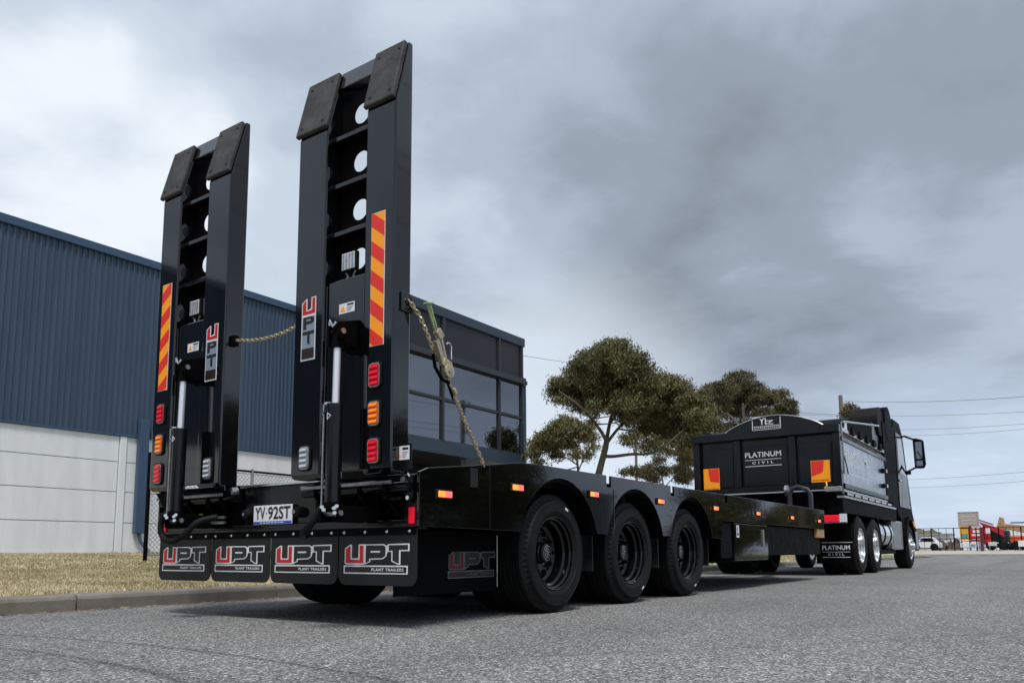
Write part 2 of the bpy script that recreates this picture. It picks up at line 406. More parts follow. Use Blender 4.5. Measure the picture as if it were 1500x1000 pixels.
# ------------------------------------------------------------------ setting: ground, road, kerb, verge
g = MB().add([(-600, -600, -.06), (600, -600, -.06), (600, 900, -.06), (-600, 900, -.06)], [(0, 1, 2, 3)]).build('ground', 'lawn'); tag(g, kind='structure')
r = MB(); r.add([(-2.0, -70, 0), (11, -70, 0), (11, 49, 0), (-2.0, 49, 0)], [(0, 1, 2, 3)])
r.add([(-90, 49, 0), (90, 49, 0), (90, 57, 0), (-90, 57, 0)], [(0, 1, 2, 3)])
r = r.build('road', 'asphalt'); tag(r, kind='structure')
# verge rising from the kerb to the buildings
def vz(x): return .115+max(0, (-2.25-x))/13.2*.335
vb = MB(); xs = list(np.linspace(-2.22, -16.5, 60)); ys = list(np.linspace(-40, 48.9, 120)); rng = np.random.RandomState(3)
idx = {}
for i, x in enumerate(xs):
    for j, y in enumerate(ys):
        vb.v.append((x, y, vz(x)+(rng.rand()-.5)*.02*(1 if i else 0)))
for i in range(59):
    for j in range(119):
        a = i*120+j; vb.f.append((a, a+1, a+121, a+120)); vb.mi.append(0)
# skirt so that the verge is a solid bank
vb.f = [tuple(reversed(f)) for f in vb.f]
vb.f = [tuple(reversed(f)) for f in vb.f]
vo = vb.build('verge', 'lawn', smooth=True); tag(vo, kind='structure')
# grass blades in the visible stretch
def blades(n, xr, yr, h, w, seed, zf):
    rs = np.random.RandomState(seed)
    x = rs.uniform(xr[0], xr[1], n); y = rs.uniform(yr[0], yr[1], n); z = zf(x)
    an = rs.uniform(0, 2*np.pi, n); le = rs.uniform(0, .9, n); hh = h*rs.uniform(.4, 1.1, n); ww = w*rs.uniform(.6, 1.4, n)
    la = rs.uniform(0, 2*np.pi, n)
    dx, dy = np.cos(an)*ww/2, np.sin(an)*ww/2
    vs = np.empty((n, 3, 3)); vs[:, 0] = np.stack([x-dx, y-dy, z], 1); vs[:, 1] = np.stack([x+dx, y+dy, z], 1)
    vs[:, 2] = np.stack([x+np.cos(la)*le*hh, y+np.sin(la)*le*hh, z+hh], 1)
    return vs.reshape(-1, 3)
def tri_mesh(name, vs, matn, per=3):
    n = len(vs)//per; me = bpy.data.meshes.new(name)
    me.vertices.add(len(vs)); me.vertices.foreach_set('co', vs.astype(np.float32).ravel())
    me.loops.add(len(vs)); me.loops.foreach_set('vertex_index', np.arange(len(vs), dtype=np.int32))
    me.polygons.add(n); me.polygons.foreach_set('loop_start', np.arange(0, len(vs), per, dtype=np.int32))
    me.polygons.foreach_set('loop_total', np.full(n, per, dtype=np.int32))
    me.materials.append(M[matn]); me.update(calc_edges=True); me.validate(); return me
zf = lambda x: .115+np.maximum(0, (-2.25-x))/13.2*.335
vs = np.concatenate([blades(170000, (-6.5, -2.27), (-4, 7), .030, .010, 1, zf), blades(120000, (-15.3, -6.5), (-4, 15), .035, .022, 2, zf),
                     blades(60000, (-15.3, -2.3), (7, 40), .07, .025, 5, zf)])
go = bpy.data.objects.new('grass', tri_mesh('grass', vs, 'grass')); link(go, V((0, 0, 0)))
tag(go, 'short dry patchy lawn growing on the verge between kerb and warehouse', 'grass', kind='stuff')
# kerb stones
ke = empty('kerb', (-2.11, 1.6, 0)); tag(ke, kind='structure')
kb = MB().prism([(-2.235, -.05), (-2.0, -.05), (-2.0, .085), (-2.012, .108), (-2.03, .118), (-2.235, .122)], 'y', 0.006, 1.834)
ks = kb.build('kerb_stone', 'kerb', ke, bevel=.004)
w0 = WLD[ks.name].copy(); first = True
for k in range(-12, 24):
    y = -.18+1.84*k
    if first: ks.location.y += y; WLD[ks.name].y += y; w1 = WLD[ks.name].copy(); first = False
    else: dup(ks, (0, y-(-.18+1.84*-12), 0), ke)
# dry leaves, grit and twigs gathered along the gutter
rs = np.random.RandomState(21); n = 5200
x = -2.0+np.abs(rs.randn(n))*.09+.004; y = rs.uniform(-4, 12, n); big = rs.rand(n) < .12
sz = np.where(big, rs.uniform(.012, .03, n), rs.uniform(.003, .008, n)); an = rs.uniform(0, 6.28, n)
q = np.empty((n, 4, 3)); z = .003+rs.rand(n)*.004
for k_, (u, w_) in enumerate(((-1, 0), (0, -.4), (1, 0), (0, .4))):
    q[:, k_, 0] = x+sz*(u*np.cos(an)-w_*np.sin(an)); q[:, k_, 1] = y+sz*(u*np.sin(an)+w_*np.cos(an)); q[:, k_, 2] = z+np.where(big, .006*abs(u), .001)*(k_ % 2 == 0)
lit = bpy.data.objects.new('leaf_litter', tri_mesh('leaf_litter', q.reshape(-1, 3), 'litter', 4)); link(lit, V((0, 0, 0)))
tag(lit, 'dry leaves and grit gathered in the gutter along the kerb', 'leaf litter', kind='stuff')
# far side: kerb and verges
fk = MB().box(-90, 90, 57, 57.3, -.05, .12).build('far_kerb', 'verge_c'); tag(fk, kind='structure')
fv = MB().add([(-90, 57.3, .12), (90, 57.3, .12), (90, 62, .36), (-90, 62, .36)], [(0, 1, 2, 3)]).add([(-90, 62, .36), (90, 62, .36), (90, 140, .40), (-90, 140, .40)], [(0, 1, 2, 3)])
fv = fv.build('far_verge', mat('yard_gravel', (.46, .43, .37), .9, var=.15, vscale=1.5)); tag(fv, kind='structure')
rk = MB().box(11, 11.15, -70, 48.9, -.05, .13).build('right_kerb', 'kerb'); tag(rk, kind='structure')
rv = MB().add([(11.15, -70, .12), (60, -70, .3), (60, 48.9, .3), (11.15, 48.9, .12)], [(0, 1, 2, 3)]).build('right_verge', 'lawn'); tag(rv, kind='structure')

# ------------------------------------------------------------------ blue warehouse
WX = -15.5
wh = empty('warehouse', (WX, -4, .4)); tag(wh, 'long warehouse with dark blue ribbed steel cladding above white concrete panels', 'warehouse')
Y0, Y1 = -22.0, 26.0
cl = MB(); pts = []; y = Y0; p = .145
while y < Y1:
    pts += [(WX, y), (WX, y+p*.45), (WX+.035, y+p*.58), (WX+.035, y+p*.86), (WX, y+p*.98)]; y += p
for i in range(len(pts)-1):
    (x0, a), (x1, b) = pts[i], pts[i+1]
    if b <= a: continue
    cl.add([(x0, a, 3.46), (x1, b, 3.46), (x1, b, 8.06), (x0, a, 8.06)], [(0, 1, 2, 3)])
cl.build('wall_cladding', 'blueclad', wh)
MB().box(WX-.05, WX+.10, Y0-.05, Y1+.05, 8.04, 8.25).build('fascia_gutter', 'bluetrim', wh, bevel=.01)
MB().box(WX-.02, WX+.055, Y0, Y1, 3.42, 3.47).build('base_flashing', 'bluetrim', wh)
MB().prism([(WX-.1, 8.2), (WX-15, 9.6), (WX-30, 8.2)], 'y', Y0, Y1).build('roof', 'roof', wh)
MB().box(WX-30, WX-.28, Y0, Y1, .2, 8.19).build('wall', 'concwhite', wh)
MB().box(WX-.12, WX-.03, Y0, Y1, .3, 3.44).build('panel_backing', 'joint', wh)
zs = [.30, 1.215, 1.99, 2.755, 3.42]
seg = [(Y0, -12.3), (-12.3, -2.4), (-2.4, 7.42), (7.62, 16.2), (16.2, Y1)]
for k in range(4):
    for a, b in seg:
        MB().box(WX-.03, WX, a+.008, b-.008, zs[k]+.009, zs[k+1]-.009).build('concrete_panel', 'concwhite', wh, bevel=.006)
MB().box(WX-.03, WX+.035, 7.435, 7.605, .3, 3.415).build('pilaster', 'concwhite', wh, bevel=.006)
MB().box(WX+.035, WX+.18, 7.86, 8.12, .95, 3.9).build('downpipe', 'bluetrim', wh, bevel=.01)
MB().tube([(WX+.1, 8.0, .96), (WX+.12, 8.05, .75), (WX+.3, 8.2, .45)], .045, 8).build('pipe_outlet', 'bluetrim', wh, smooth=True)
MB().box(WX-2.5, WX-2.1, 12.9, 13.3, 8.3, 8.95).build('roof_vent', 'joint', wh)
tm = MB().box(WX+.1, WX+5.4, 7.9, 8.05, .3, .47).build('timber_edging', 'timber', bevel=.005)
tag(tm, 'low weathered timber edging board at the fence foot beside the warehouse', 'edging board')

# ------------------------------------------------------------------ glazed office building
GX = -12.2; GY0, GY1 = 13.9, 21.05
of = empty('office_building', (GX-3, 16, .4)); tag(of, 'dark glazed two storey office block with grey blue fascia bands', 'office building')
MB().box(GX-12, GX-.10, GY0, GY1-.05, 3.62, 8.4).build('wall', 'greytrim', of)
MB().box(GX-.12, GX+.06, GY0-.02, GY1+.03, 8.14, 8.46).build('roof_fascia', 'officetrim', of, bevel=.01)
MB().box(GX-12, GX-.12, GY0, GY1, 8.40, 8.44).build('roof', 'roof', of)
MB().box(GX-.10, GX+.03, GY0-.02, GY1+.02, 3.58, 4.02).build('sill_band', 'officetrim', of, bevel=.01)
MB().box(GX-.10, GX+.16, GY0-.02, GY1+.04, 6.66, 6.80).build('sunshade_ledge', 'greytrim', of, bevel=.01)
MB().box(GX-.10, GX+.08, GY0-.02, GY1+.02, 6.80, 6.90).build('upper_rail', 'greytrim', of)
mull = [GY0+.05, 16.3, 19.47, 20.93]
rows = [(4.02, 5.36, 'glass_d'), (5.42, 6.66, 'glass_d'), (6.90, 8.14, 'glass_m')]
for i, yy in enumerate(mull):
    MB().box(GX-.09, GX+.045, yy-.05, yy+.05, 4.02, 6.659).build('mullion', 'greytrim', of, bevel=.004)
    MB().box(GX-.09, GX+.045, yy-.05, yy+.05, 6.901, 8.139).build('mullion', 'greytrim', of, bevel=.004)
for i in range(len(mull)-1):
    a, b = mull[i]+.052, mull[i+1]-.052
    for z0, z1, mm in rows:
        wn = MB()
        for q in ((a, a+.03, z0, z1), (b-.03, b, z0, z1), (a+.03, b-.03, z0, z0+.03), (a+.03, b-.03, z1-.03, z1)):
            wn.box(GX-.06, GX+.01, q[0], q[1], q[2]+.001, q[3]-.001)
        wo = wn.build('window', 'greytrim', of)
        MB().box(GX-.045, GX-.03, a+.031, b-.031, z0+.032, z1-.032).build('pane', mm, wo)
    MB().box(GX-.05, GX+.03, a, b, 5.36, 5.42).build('transom', 'greytrim', of)
MB().box(GX-3.2, GX-3, GY0, GY1, .3, 3.6).build('ground_floor_wall', 'dark_in', of)
for yy in (14.4, 17.6, 20.8):
    MB().box(GX-.45, GX-.15, yy-.15, yy+.15, .3, 3.579).build('column', 'greytrim', of)

# ------------------------------------------------------------------ chain link fence by the buildings
FX = -9.0
fe = empty('chain_link_fence', (FX, 9, .28)); tag(fe, 'galvanised chain link fence with dark posts in front of the warehouse', 'fence')
zb = vz(FX); y = 4.45; k = 0
while y < 21:
    MB().cyl((FX, y, zb-.1), (FX, y, 2.08 if k else 2.2), .03 if k else .036, 10).build('post', 'frame' if k % 2 == 0 else 'galv', fe, smooth=True)
    y += 2.15; k += 1
MB().cyl((FX, 4.45, 2.03), (FX, 21, 2.03), .022, 8).build('rail', 'frame', fe, smooth=True)
MB().cyl((FX, 4.45, zb+.12), (FX, 21, zb+.12), .012, 6).build('rail', 'galv', fe, smooth=True)
mb = MB(); h = 2.0-zb-.08; y = 4.5-h
while y < 21:
    for sgn in (1, -1):
        a = y if sgn > 0 else y+h; b = y+h if sgn > 0 else y
        za, zc_ = zb+.08, 2.0
        if a < 4.5: za += (4.5-a)*sgn; a = 4.5
        if b < 4.5: zc_ = zb+.08+(4.5-(y+h))*-1; b = 4.5
        if za >= zc_: continue
        mb.tube([(FX+.006*sgn, a, za), (FX+.006*sgn, b, zc_)], .0045, 3)
    y += .085
tag(mb.build('wire_mesh', 'galv', fe), kind='stuff')

# ------------------------------------------------------------------ trees
def tree(name, label, dep, limbs, clumps, leafn, leafsize, matl='leaf', seed=1, twigs=3, base=None, depth_spread=2.2, trunk_r=.22):
    rs = np.random.RandomState(seed)
    s = dep/CF
    nodes = []; tb = MB()
    for ln in limbs:
        pts = [at(px, py, dep+dz) for px, py, dz, rr in ln]; rad = [rr for *_, rr in ln]
        # smooth the limb
        P2 = []; R2 = []
        for i in range(len(pts)-1):
            p0 = pts[max(i-1, 0)]; p1 = pts[i]; p2 = pts[i+1]; p3 = pts[min(i+2, len(pts)-1)]
            for q in range(5):
                t = q/5; P2.append(.5*((2*p1)+(-p0+p2)*t+(2*p0-5*p1+4*p2-p3)*t*t+(-p0+3*p1-3*p2+p3)*t**3)); R2.append(rad[i]*(1-t)+rad[i+1]*t)
        P2.append(pts[-1]); R2.append(rad[-1])
        R2 = [q_*.72 for q_ in R2]; tb.tube(P2, R2, 8); nodes += list(zip(P2, R2))
    lv = []
    tot = sum(c[2]**2*(c[3] if len(c) > 3 else 1) for c in clumps)
    for c in clumps:
        px, py, rp = c[:3]; dens = c[3] if len(c) > 3 else 1
        R_ = rp*s; dz = rs.uniform(-1, 1)*depth_spread; cc = at(px, py, dep+dz)
        # branch to the clump
        nd, nr = min(nodes, key=lambda q: (q[0]-cc).length+(0 if q[0].z < cc.z+.3 else 3))
        mid = (nd+cc)/2+V((rs.randn()*.15, rs.randn()*.15, -.12*(cc-nd).length))
        br = min(nr*.6, .07)
        pth = [nd+(mid-nd)*t*2*(1-t)+(cc-nd)*t*t if False else (nd*(1-t)**2+mid*2*t*(1-t)+cc*t*t) for t in (0, .25, .5, .75, 1)]
        tb.tube(pth, [br, br*.8, br*.6, br*.45, br*.3], 5)
        n = int(leafn*rp**2*dens/tot); ns = max(5, int(n/55))
        # sub clusters on the clump's twigs
        sub = []
        for q in range(ns):
            d = V(rs.randn(3)).normalized()*R_*(rs.rand()**.4)*(1.35 if rs.rand() < .16 else 1.0); d.z *= .75; sp = cc+d; sub.append(sp)
            if q % 3 == 0: tb.tube([cc-d*.1, cc+d*.5+V((0, 0, -.05)), sp], [.016, .011, .005], 4)
        per = max(1, n//ns)
        for sp in sub:
            m_ = per; cs = np.array(sp)+rs.randn(m_, 3)*np.array([.21, .21, .13])*max(.7, R_/1.2)
            d1 = rs.randn(m_, 3); d1[:, 2] -= 1.3; d1 /= np.linalg.norm(d1, axis=1)[:, None]
            d2 = np.cross(d1, rs.randn(m_, 3)); d2 /= np.linalg.norm(d2, axis=1)[:, None]
            ll = leafsize*rs.uniform(.6, 1.4, m_)[:, None]; ww = ll*.26
            q = np.empty((m_, 4, 3)); q[:, 0] = cs-d1*ll/2; q[:, 1] = cs+d2*ww/2; q[:, 2] = cs+d1*ll/2; q[:, 3] = cs-d2*ww/2
            lv.append(q.reshape(-1, 3))
    b0 = at(*(base or limbs[0][0][:2]), dep); rt = empty(name, (b0.x, b0.y, .3))
    tb.build('trunk', 'bark', rt, smooth=True)
    me = tri_mesh('crown', np.concatenate(lv), matl, 4)
    co = bpy.data.objects.new('crown', me); COL.objects.link(co); co.parent = rt; co.location = -V(rt.location); WLD[co.name] = V((0, 0, 0))
    tag(rt, label, 'tree', 'gum trees behind the trailer'); return rt
tree('gum_tree', 'big spreading gum tree with forked pale trunk rising above the trailer deck', 35,
     [[(868, 800, 0, .30), (872, 720, 0, .25), (878, 690, 0, .22), (887, 655, 0, .19), (889, 640, 0, .16)],
      [(888, 645, 0, .13), (878, 628, -.4, .10), (862, 608, -.8, .08), (846, 592, -1, .06), (818, 572, -1, .03)],
      [(889, 642, 0, .13), (893, 620, .3, .11), (897, 600, .5, .09), (892, 575, .5, .06), (880, 550, .5, .03)],
      [(888, 650, 0, .11), (905, 628, .8, .09), (925, 608, 1.2, .07), (950, 585, 1.4, .05), (975, 572, 1.4, .03)],
      [(884, 668, 0, .12), (900, 668, -.3, .10), (925, 665, -.8, .09), (953, 664, -1, .07), (975, 652, -1, .05), (1000, 630, -1, .03)],
      [(893, 622, .3, .07), (908, 596, .2, .06), (915, 570, 0, .04), (912, 540, 0, .02)],
      [(862, 608, -.8, .05), (858, 590, -.5, .04), (850, 565, -.2, .02)],
      [(905, 628, .8, .06), (935, 630, 1, .05), (965, 618, 1, .03), (990, 600, .8, .02)]],
     [(868, 532, 26), (897, 522, 27), (925, 535, 25), (848, 552, 22), (880, 555, 30), (912, 560, 30), (945, 560, 26), (835, 568, 16), (818, 562, 11),
      (812, 573, 9), (826, 580, 12), (858, 580, 24), (890, 586, 27), (925, 590, 28), (960, 585, 28), (975, 565, 22), (995, 575, 22), (1012, 592, 20), (990, 605, 26),
      (955, 612, 24), (1020, 610, 14), (1008, 628, 18), (975, 632, 20), (940, 630, 16, .7), (920, 612, 14, .6), (1000, 648, 12, .5), (960, 648, 10, .4), (868, 598, 12, .5),
      (985, 640, 14, .7), (905, 508, 14), (880, 512, 13), (850, 535, 13), (840, 590, 9, .5), (815, 585, 8, .5), (1015, 640, 9, .5), (850, 602, 13, .3), (872, 618, 12, .2), (925, 642, 16, .35), (948, 654, 14, .4), (978, 658, 14, .5), (1004, 668, 11, .5), (918, 600, 20, .6), (965, 600, 24, .7), (1025, 625, 12, .8), (1035, 600, 12, .8), (1024, 582, 14, .8), (1032, 618, 13, .9), (1005, 650, 12, .7), (985, 590, 18, .8), (940, 600, 20, .6)],
     170000, .14, seed=4)
tree('sapling', 'small drooping gum sapling between the office corner and the big gum tree', 30,
     [[(846, 760, 0, .10), (847, 700, 0, .07), (846, 680, 0, .06), (842, 655, 0, .04), (835, 635, 0, .03)],
      [(847, 690, 0, .04), (858, 665, .4, .03), (868, 650, .4, .02)], [(845, 680, 0, .04), (825, 668, -.3, .03), (800, 662, -.3, .02)], [(844, 665, 0, .03), (820, 640, -.3, .02), (800, 635, -.4, .015)]],
     [(832, 625, 16), (815, 632, 12), (850, 632, 12), (800, 642, 11), (790, 652, 9), (782, 664, 7, .7), (812, 652, 10), (862, 640, 9, .6), (786, 678, 6, .6), (835, 650, 10, .5), (867, 655, 6, .4), (858, 668, 8, .25), (842, 668, 9, .25), (815, 665, 9, .4), (795, 690, 7, .4)],
     26000, .13, seed=8, depth_spread=1.0)
tree('background_gum_tree', 'open crowned gum tree behind the tipper, right of the big gum tree', 46,
     [[(1088, 760, 0, .3), (1090, 700, 0, .25), (1092, 650, 0, .2), (1090, 620, 0, .16), (1088, 590, 0, .10)],
      [(1090, 630, 0, .12), (1065, 605, .5, .09), (1045, 590, .5, .05)], [(1091, 625, 0, .12), (1115, 600, -.5, .08), (1145, 590, -.5, .05)],
      [(1089, 600, 0, .08), (1100, 575, 0, .06), (1090, 555, 0, .03)], [(1092, 660, 0, .1), (1060, 640, 0, .07), (1035, 640, 0, .04)]],
     [(1078, 556, 14, .8), (1092, 552, 12, .7), (1062, 568, 15, .8), (1045, 572, 14, .8), (1100, 568, 16, .8), (1080, 580, 20, .8), (1115, 580, 15, .8), (1050, 592, 17, .8), (1035, 605, 16),
      (1070, 602, 16, .7), (1098, 596, 17, .7), (1128, 585, 12, .7), (1140, 580, 11, .8), (1152, 592, 12, .8), (1160, 603, 8, .8), (1140, 604, 13, .7), (1120, 608, 14, .6), (1045, 625, 16, .7),
      (1070, 628, 12, .5), (1030, 640, 12, .6), (1135, 618, 10, .5), (1090, 622, 12, .5), (1055, 650, 14, .4), (1110, 640, 14, .5), (1030, 665, 14, .5)],
     70000, .16, 'leaf2', seed=12, depth_spread=2.5)
tree('scrubby_tree', 'sparse low scrubby tree seen over the trailer deck, left of the tipper body', 40,
     [[(975, 790, 0, .1), (972, 730, 0, .07), (970, 700, 0, .05), (960, 680, 0, .03)], [(972, 715, 0, .04), (990, 695, 0, .03), (1005, 680, 0, .02)], [(971, 710, 0, .04), (945, 695, 0, .03), (925, 690, 0, .02)]],
     [(945, 692, 9, .7), (958, 700, 8, .6), (930, 690, 8, .4), (995, 688, 9, .7), (1008, 676, 9, .7), (1000, 700, 8, .8), (972, 690, 9, .4), (1010, 695, 7, .7), (965, 672, 8, .3), (1012, 655, 9, .6), (915, 692, 6, .3), (955, 686, 8, .6), (1003, 662, 8, .5)],
     17000, .14, 'leaf2', seed=15, depth_spread=1.0)
tree('distant_tree', 'small distant tree beside the power pole, above the tipper body', 58,
     [[(1243, 760, 0, .2), (1243, 660, 0, .15), (1245, 615, 0, .08)]],
     [(1240, 605, 8, .7), (1252, 606, 9, .7), (1262, 612, 6, .6), (1246, 596, 6, .4)], 3500, .24, 'leaf2', seed=17, depth_spread=.6)

# ------------------------------------------------------------------ power poles and lines
def pole(x, y, z0, h, label, arms=(), r=.16, ax=(1, 0, 0)):
    e = empty('power_pole', (x, y, z0)); MB().cyl((x, y, z0-.3), (x, y, h), r*1.15, 12, r*.85).build('post', 'timber', e, smooth=True)
    A = V(ax)
    for z, hw in arms:
        c = V((x, y, z))+V((-A.y, A.x, 0))*.2
        s_ = MB(); p0, p1 = c-A*hw, c+A*hw; s_.tube([p0, p1], .06, 4); s_.tube([c-A*hw*.6, V((x, y, z-.7))], .02, 4); s_.tube([c+A*hw*.6, V((x, y, z-.7))], .02, 4)
        cr_ = s_.build('crossarm', 'timber', e)
        for q in (-1, -.5, .5, 1):
            b = c+A*hw*q*.92; MB().lathe([(0, .03), (.02, .07), (.06, .05), (.09, .07), (.13, .05), (.16, .02), (.17, 0)], b+V((0, 0, .06)), 'z', 8).build('insulator', 'rock', cr_)
    tag(e, label, 'power pole', 'power poles'); return e
pt = at(1231, 579, 60)
pole(pt.x, pt.y, .3, pt.z, 'tall timber power pole standing behind the tipper body', (), r=.17)
iw = MB().cyl((pt.x+.3, pt.y, pt.z-1.0), (pt.x+.3, pt.y, pt.z-.75), .07, 8).build('pole_insulator', 'rock', bpy.data.objects['power_pole'])
pt2 = at(931, 640, 62)
e2 = pole(pt2.x, pt2.y, .3, pt2.z, 'slim power pole seen through the scrubby tree left of the tipper', ((pt2.z-.5, .9),), r=.12)
# the pole on the right of the road that shows in the office windows
pole(11.6, 47.5, .2, 12.95, 'power pole with two crossarms and a transformer on the right of the road', ((12.4, 1.4), (10.3, 1.35)), r=.2, ax=(.8, .6, 0))
e3 = bpy.data.objects['power_pole.002']
MB().lathe([(0, 0), (0, .28), (.9, .28), (.95, 0)], (12.0, 47.0, 8.4), 'z', 16).build('transformer', 'joint', e3)
def wire(p0, p1, sag, label, r=.012):
    pts = [p0.lerp(p1, t/16)-V((0, 0, sag*4*(t/16)*(1-t/16))) for t in range(17)]
    tag(MB().tube(pts, r, 4).build('power_line', 'wire'), label, 'power line', 'power lines against the sky')
pole(11.6, -34, .2, 12.95, 'power pole with two crossarms on the right verge far behind the camera', ((12.4, 1.4), (10.3, 1.35)), r=.2, ax=(1, 0, 0))
for dx_, z_, nm_ in ((-1.3, 12.55, 'upper outer'), (1.3, 12.55, 'upper inner'), (-1.2, 10.45, 'lower outer'), (1.2, 10.45, 'lower inner')):
    wire(V((11.6+dx_, -34, z_)), V((11.6+dx_*.8, 47.5+dx_*.6, z_)), 1.0, nm_+' power line along the right verge between the crossarm poles', .015)
wire(at(1236, 587.5, 60), at(1760, 552, 42), .5, 'topmost power line running right from the pole behind the tipper', .014)
wire(at(1150, 606, 70), at(1780, 580, 46), .6, 'power line crossing the sky just right of the tipper tarp roll, second from top', .012)
wire(at(1150, 622, 80), at(1780, 588, 46), 1.0, 'power line crossing at the tipper mirror height, third from top', .012)
wire(at(1150, 631, 82), at(1780, 592, 46), 1.1, 'faint power line directly under the third one', .012)
wire(at(1150, 702, 80), at(1800, 655, 46), .8, 'power line crossing the sky below the truck mirror', .012)
wire(at(1150, 712, 82), at(1800, 672, 46), .8, 'lowest power line above the yard', .011)
wire(at(1120, 598, 60), at(1231, 607, 60), .1, 'short power line between the gum tree and the pole top', .014)
wire(V((GX-2.2, 19.4, 8.35)), at(900, 536, 62), .2, 'single cable running from the office roof towards the gum tree', .012)

# ------------------------------------------------------------------ trailer
T = empty('low_loader_trailer', (0, 3, 0)); tag(T, 'black tri axle low loader trailer with raised loading ramps, behind the tipper', 'trailer')
# deck and chassis
MB().prism([(.085, .80), (.085, .860), (.95, .925), (1.45, .955), (8.75, .955), (8.75, .90), (.9, .86)], 'x', -1.16, 1.16).build('deck', 'frame', T)
MB().box(-.55, -.35, 1.0, 9.3, .42, .899).box(.35, .55, 1.0, 9.3, .42, .899).build('chassis_rail', 'frame', T)
cm = MB()
for k in range(11):
    y = 1.1+k*.75; cm.box(-1.15, -.552, y, y+.06, .72, .898); cm.box(.552, 1.15, y, y+.06, .72, .898); cm.box(-.348, .348, y, y+.06, .6, .898)
cm.build('cross_member', 'frame', T)
def coaming(s):
    # side profile in (y,z) with arches over the wheels
    poly = [(-.02, .56), (.85, .55)]
    cs = [1.472, 2.661, 3.85]
    R1 = .52
    for c in cs:
        a0 = math.radians(180-12); a1 = math.radians(12)
        z0 = .55
        st = math.asin((z0-.41)/R1); 
        for k in range(17):
            t = math.pi-st-(math.pi-2*st)*k/16; poly.append((c+R1*1.02*math.cos(t), .41+R1*math.sin(t)*(.99)))
    poly += [(4.62, .54), (4.66, .725), (8.85, .725), (8.92, .80), (8.92, 1.0)]
    # slots in the top edge
    top = []
    for ys in (4.79, 3.40, 2.18):
        top += [(ys+.035, 1.0), (ys+.035, .91), (ys-.035, .91), (ys-.035, 1.0)]
    poly += top+[(1.10, 1.0), (.93, .99), (.50, .935), (.06, .885), (-.02, .855)]
    o = MB().prism(poly, 'x', s*1.232, s*1.25).build('side_coaming', 'mirror_black', T, bevel=.003)
    return o
# dedupe arch points where neighbouring arches overlap is handled by spacing
coaming(1); coaming(-1)
for s in (1, -1):
    MB().box(s*1.19 if s > 0 else -1.228, 1.229 if s > 0 else -1.19, 4.6, 8.9, .73, .995).build('coaming_flange', 'black', T)
    # arch guard liners
    for c in (1.472, 2.661, 3.85):
        g_ = MB(); n = 14
        for k in range(n):
            t0 = math.radians(15+150*k/n); t1 = math.radians(15+150*(k+1)/n)
            q = [(c+.53*math.cos(t), .41+.505*math.sin(t)) for t in (t0, t1)]+[(c+.515*math.cos(t), .41+.49*math.sin(t)) for t in (t1, t0)]
            xa, xb = (.62, 1.228) if s > 0 else (-1.228, -.62)
            g_.prism(q, 'x', xa, xb)
        g_.build('wheel_guard', 'frame', T)
# slots and weld seams on the coaming
MB().box(1.2505, 1.256, .43, .50, .80, .915).build('tie_down_slot', 'dark_in', T)
for yy, za, zb_ in ((.62, .56, .945), (2.25, .57, .90), (4.45, .56, .99), (5.6, .73, .99)):
    MB().box(1.2502, 1.2525, yy, yy+.012, za, zb_).build('weld_seam', 'black', T)
def marker(y, z, both=True):
    b = MB().box(1.2505, 1.262, y-.075, y+.075, z-.028, z+.028).build('side_marker_lamp', 'rubber', T, bevel=.006)
    MB().box(1.262, 1.272, y-.058, y-.002, z-.018, z+.018).build('amber_lens', 'glow_o', b, bevel=.004)
    MB().box(1.262, 1.272, y+.004, y+.058, z-.018, z+.018).build('red_lens', 'glow_r', b, bevel=.004)
for y, z in ((.182, .742), (.911, .826), (1.92, .84), (3.115, .845), (4.445, .842), (5.79, .838), (7.18, .836), (8.56, .832)): marker(y, z)

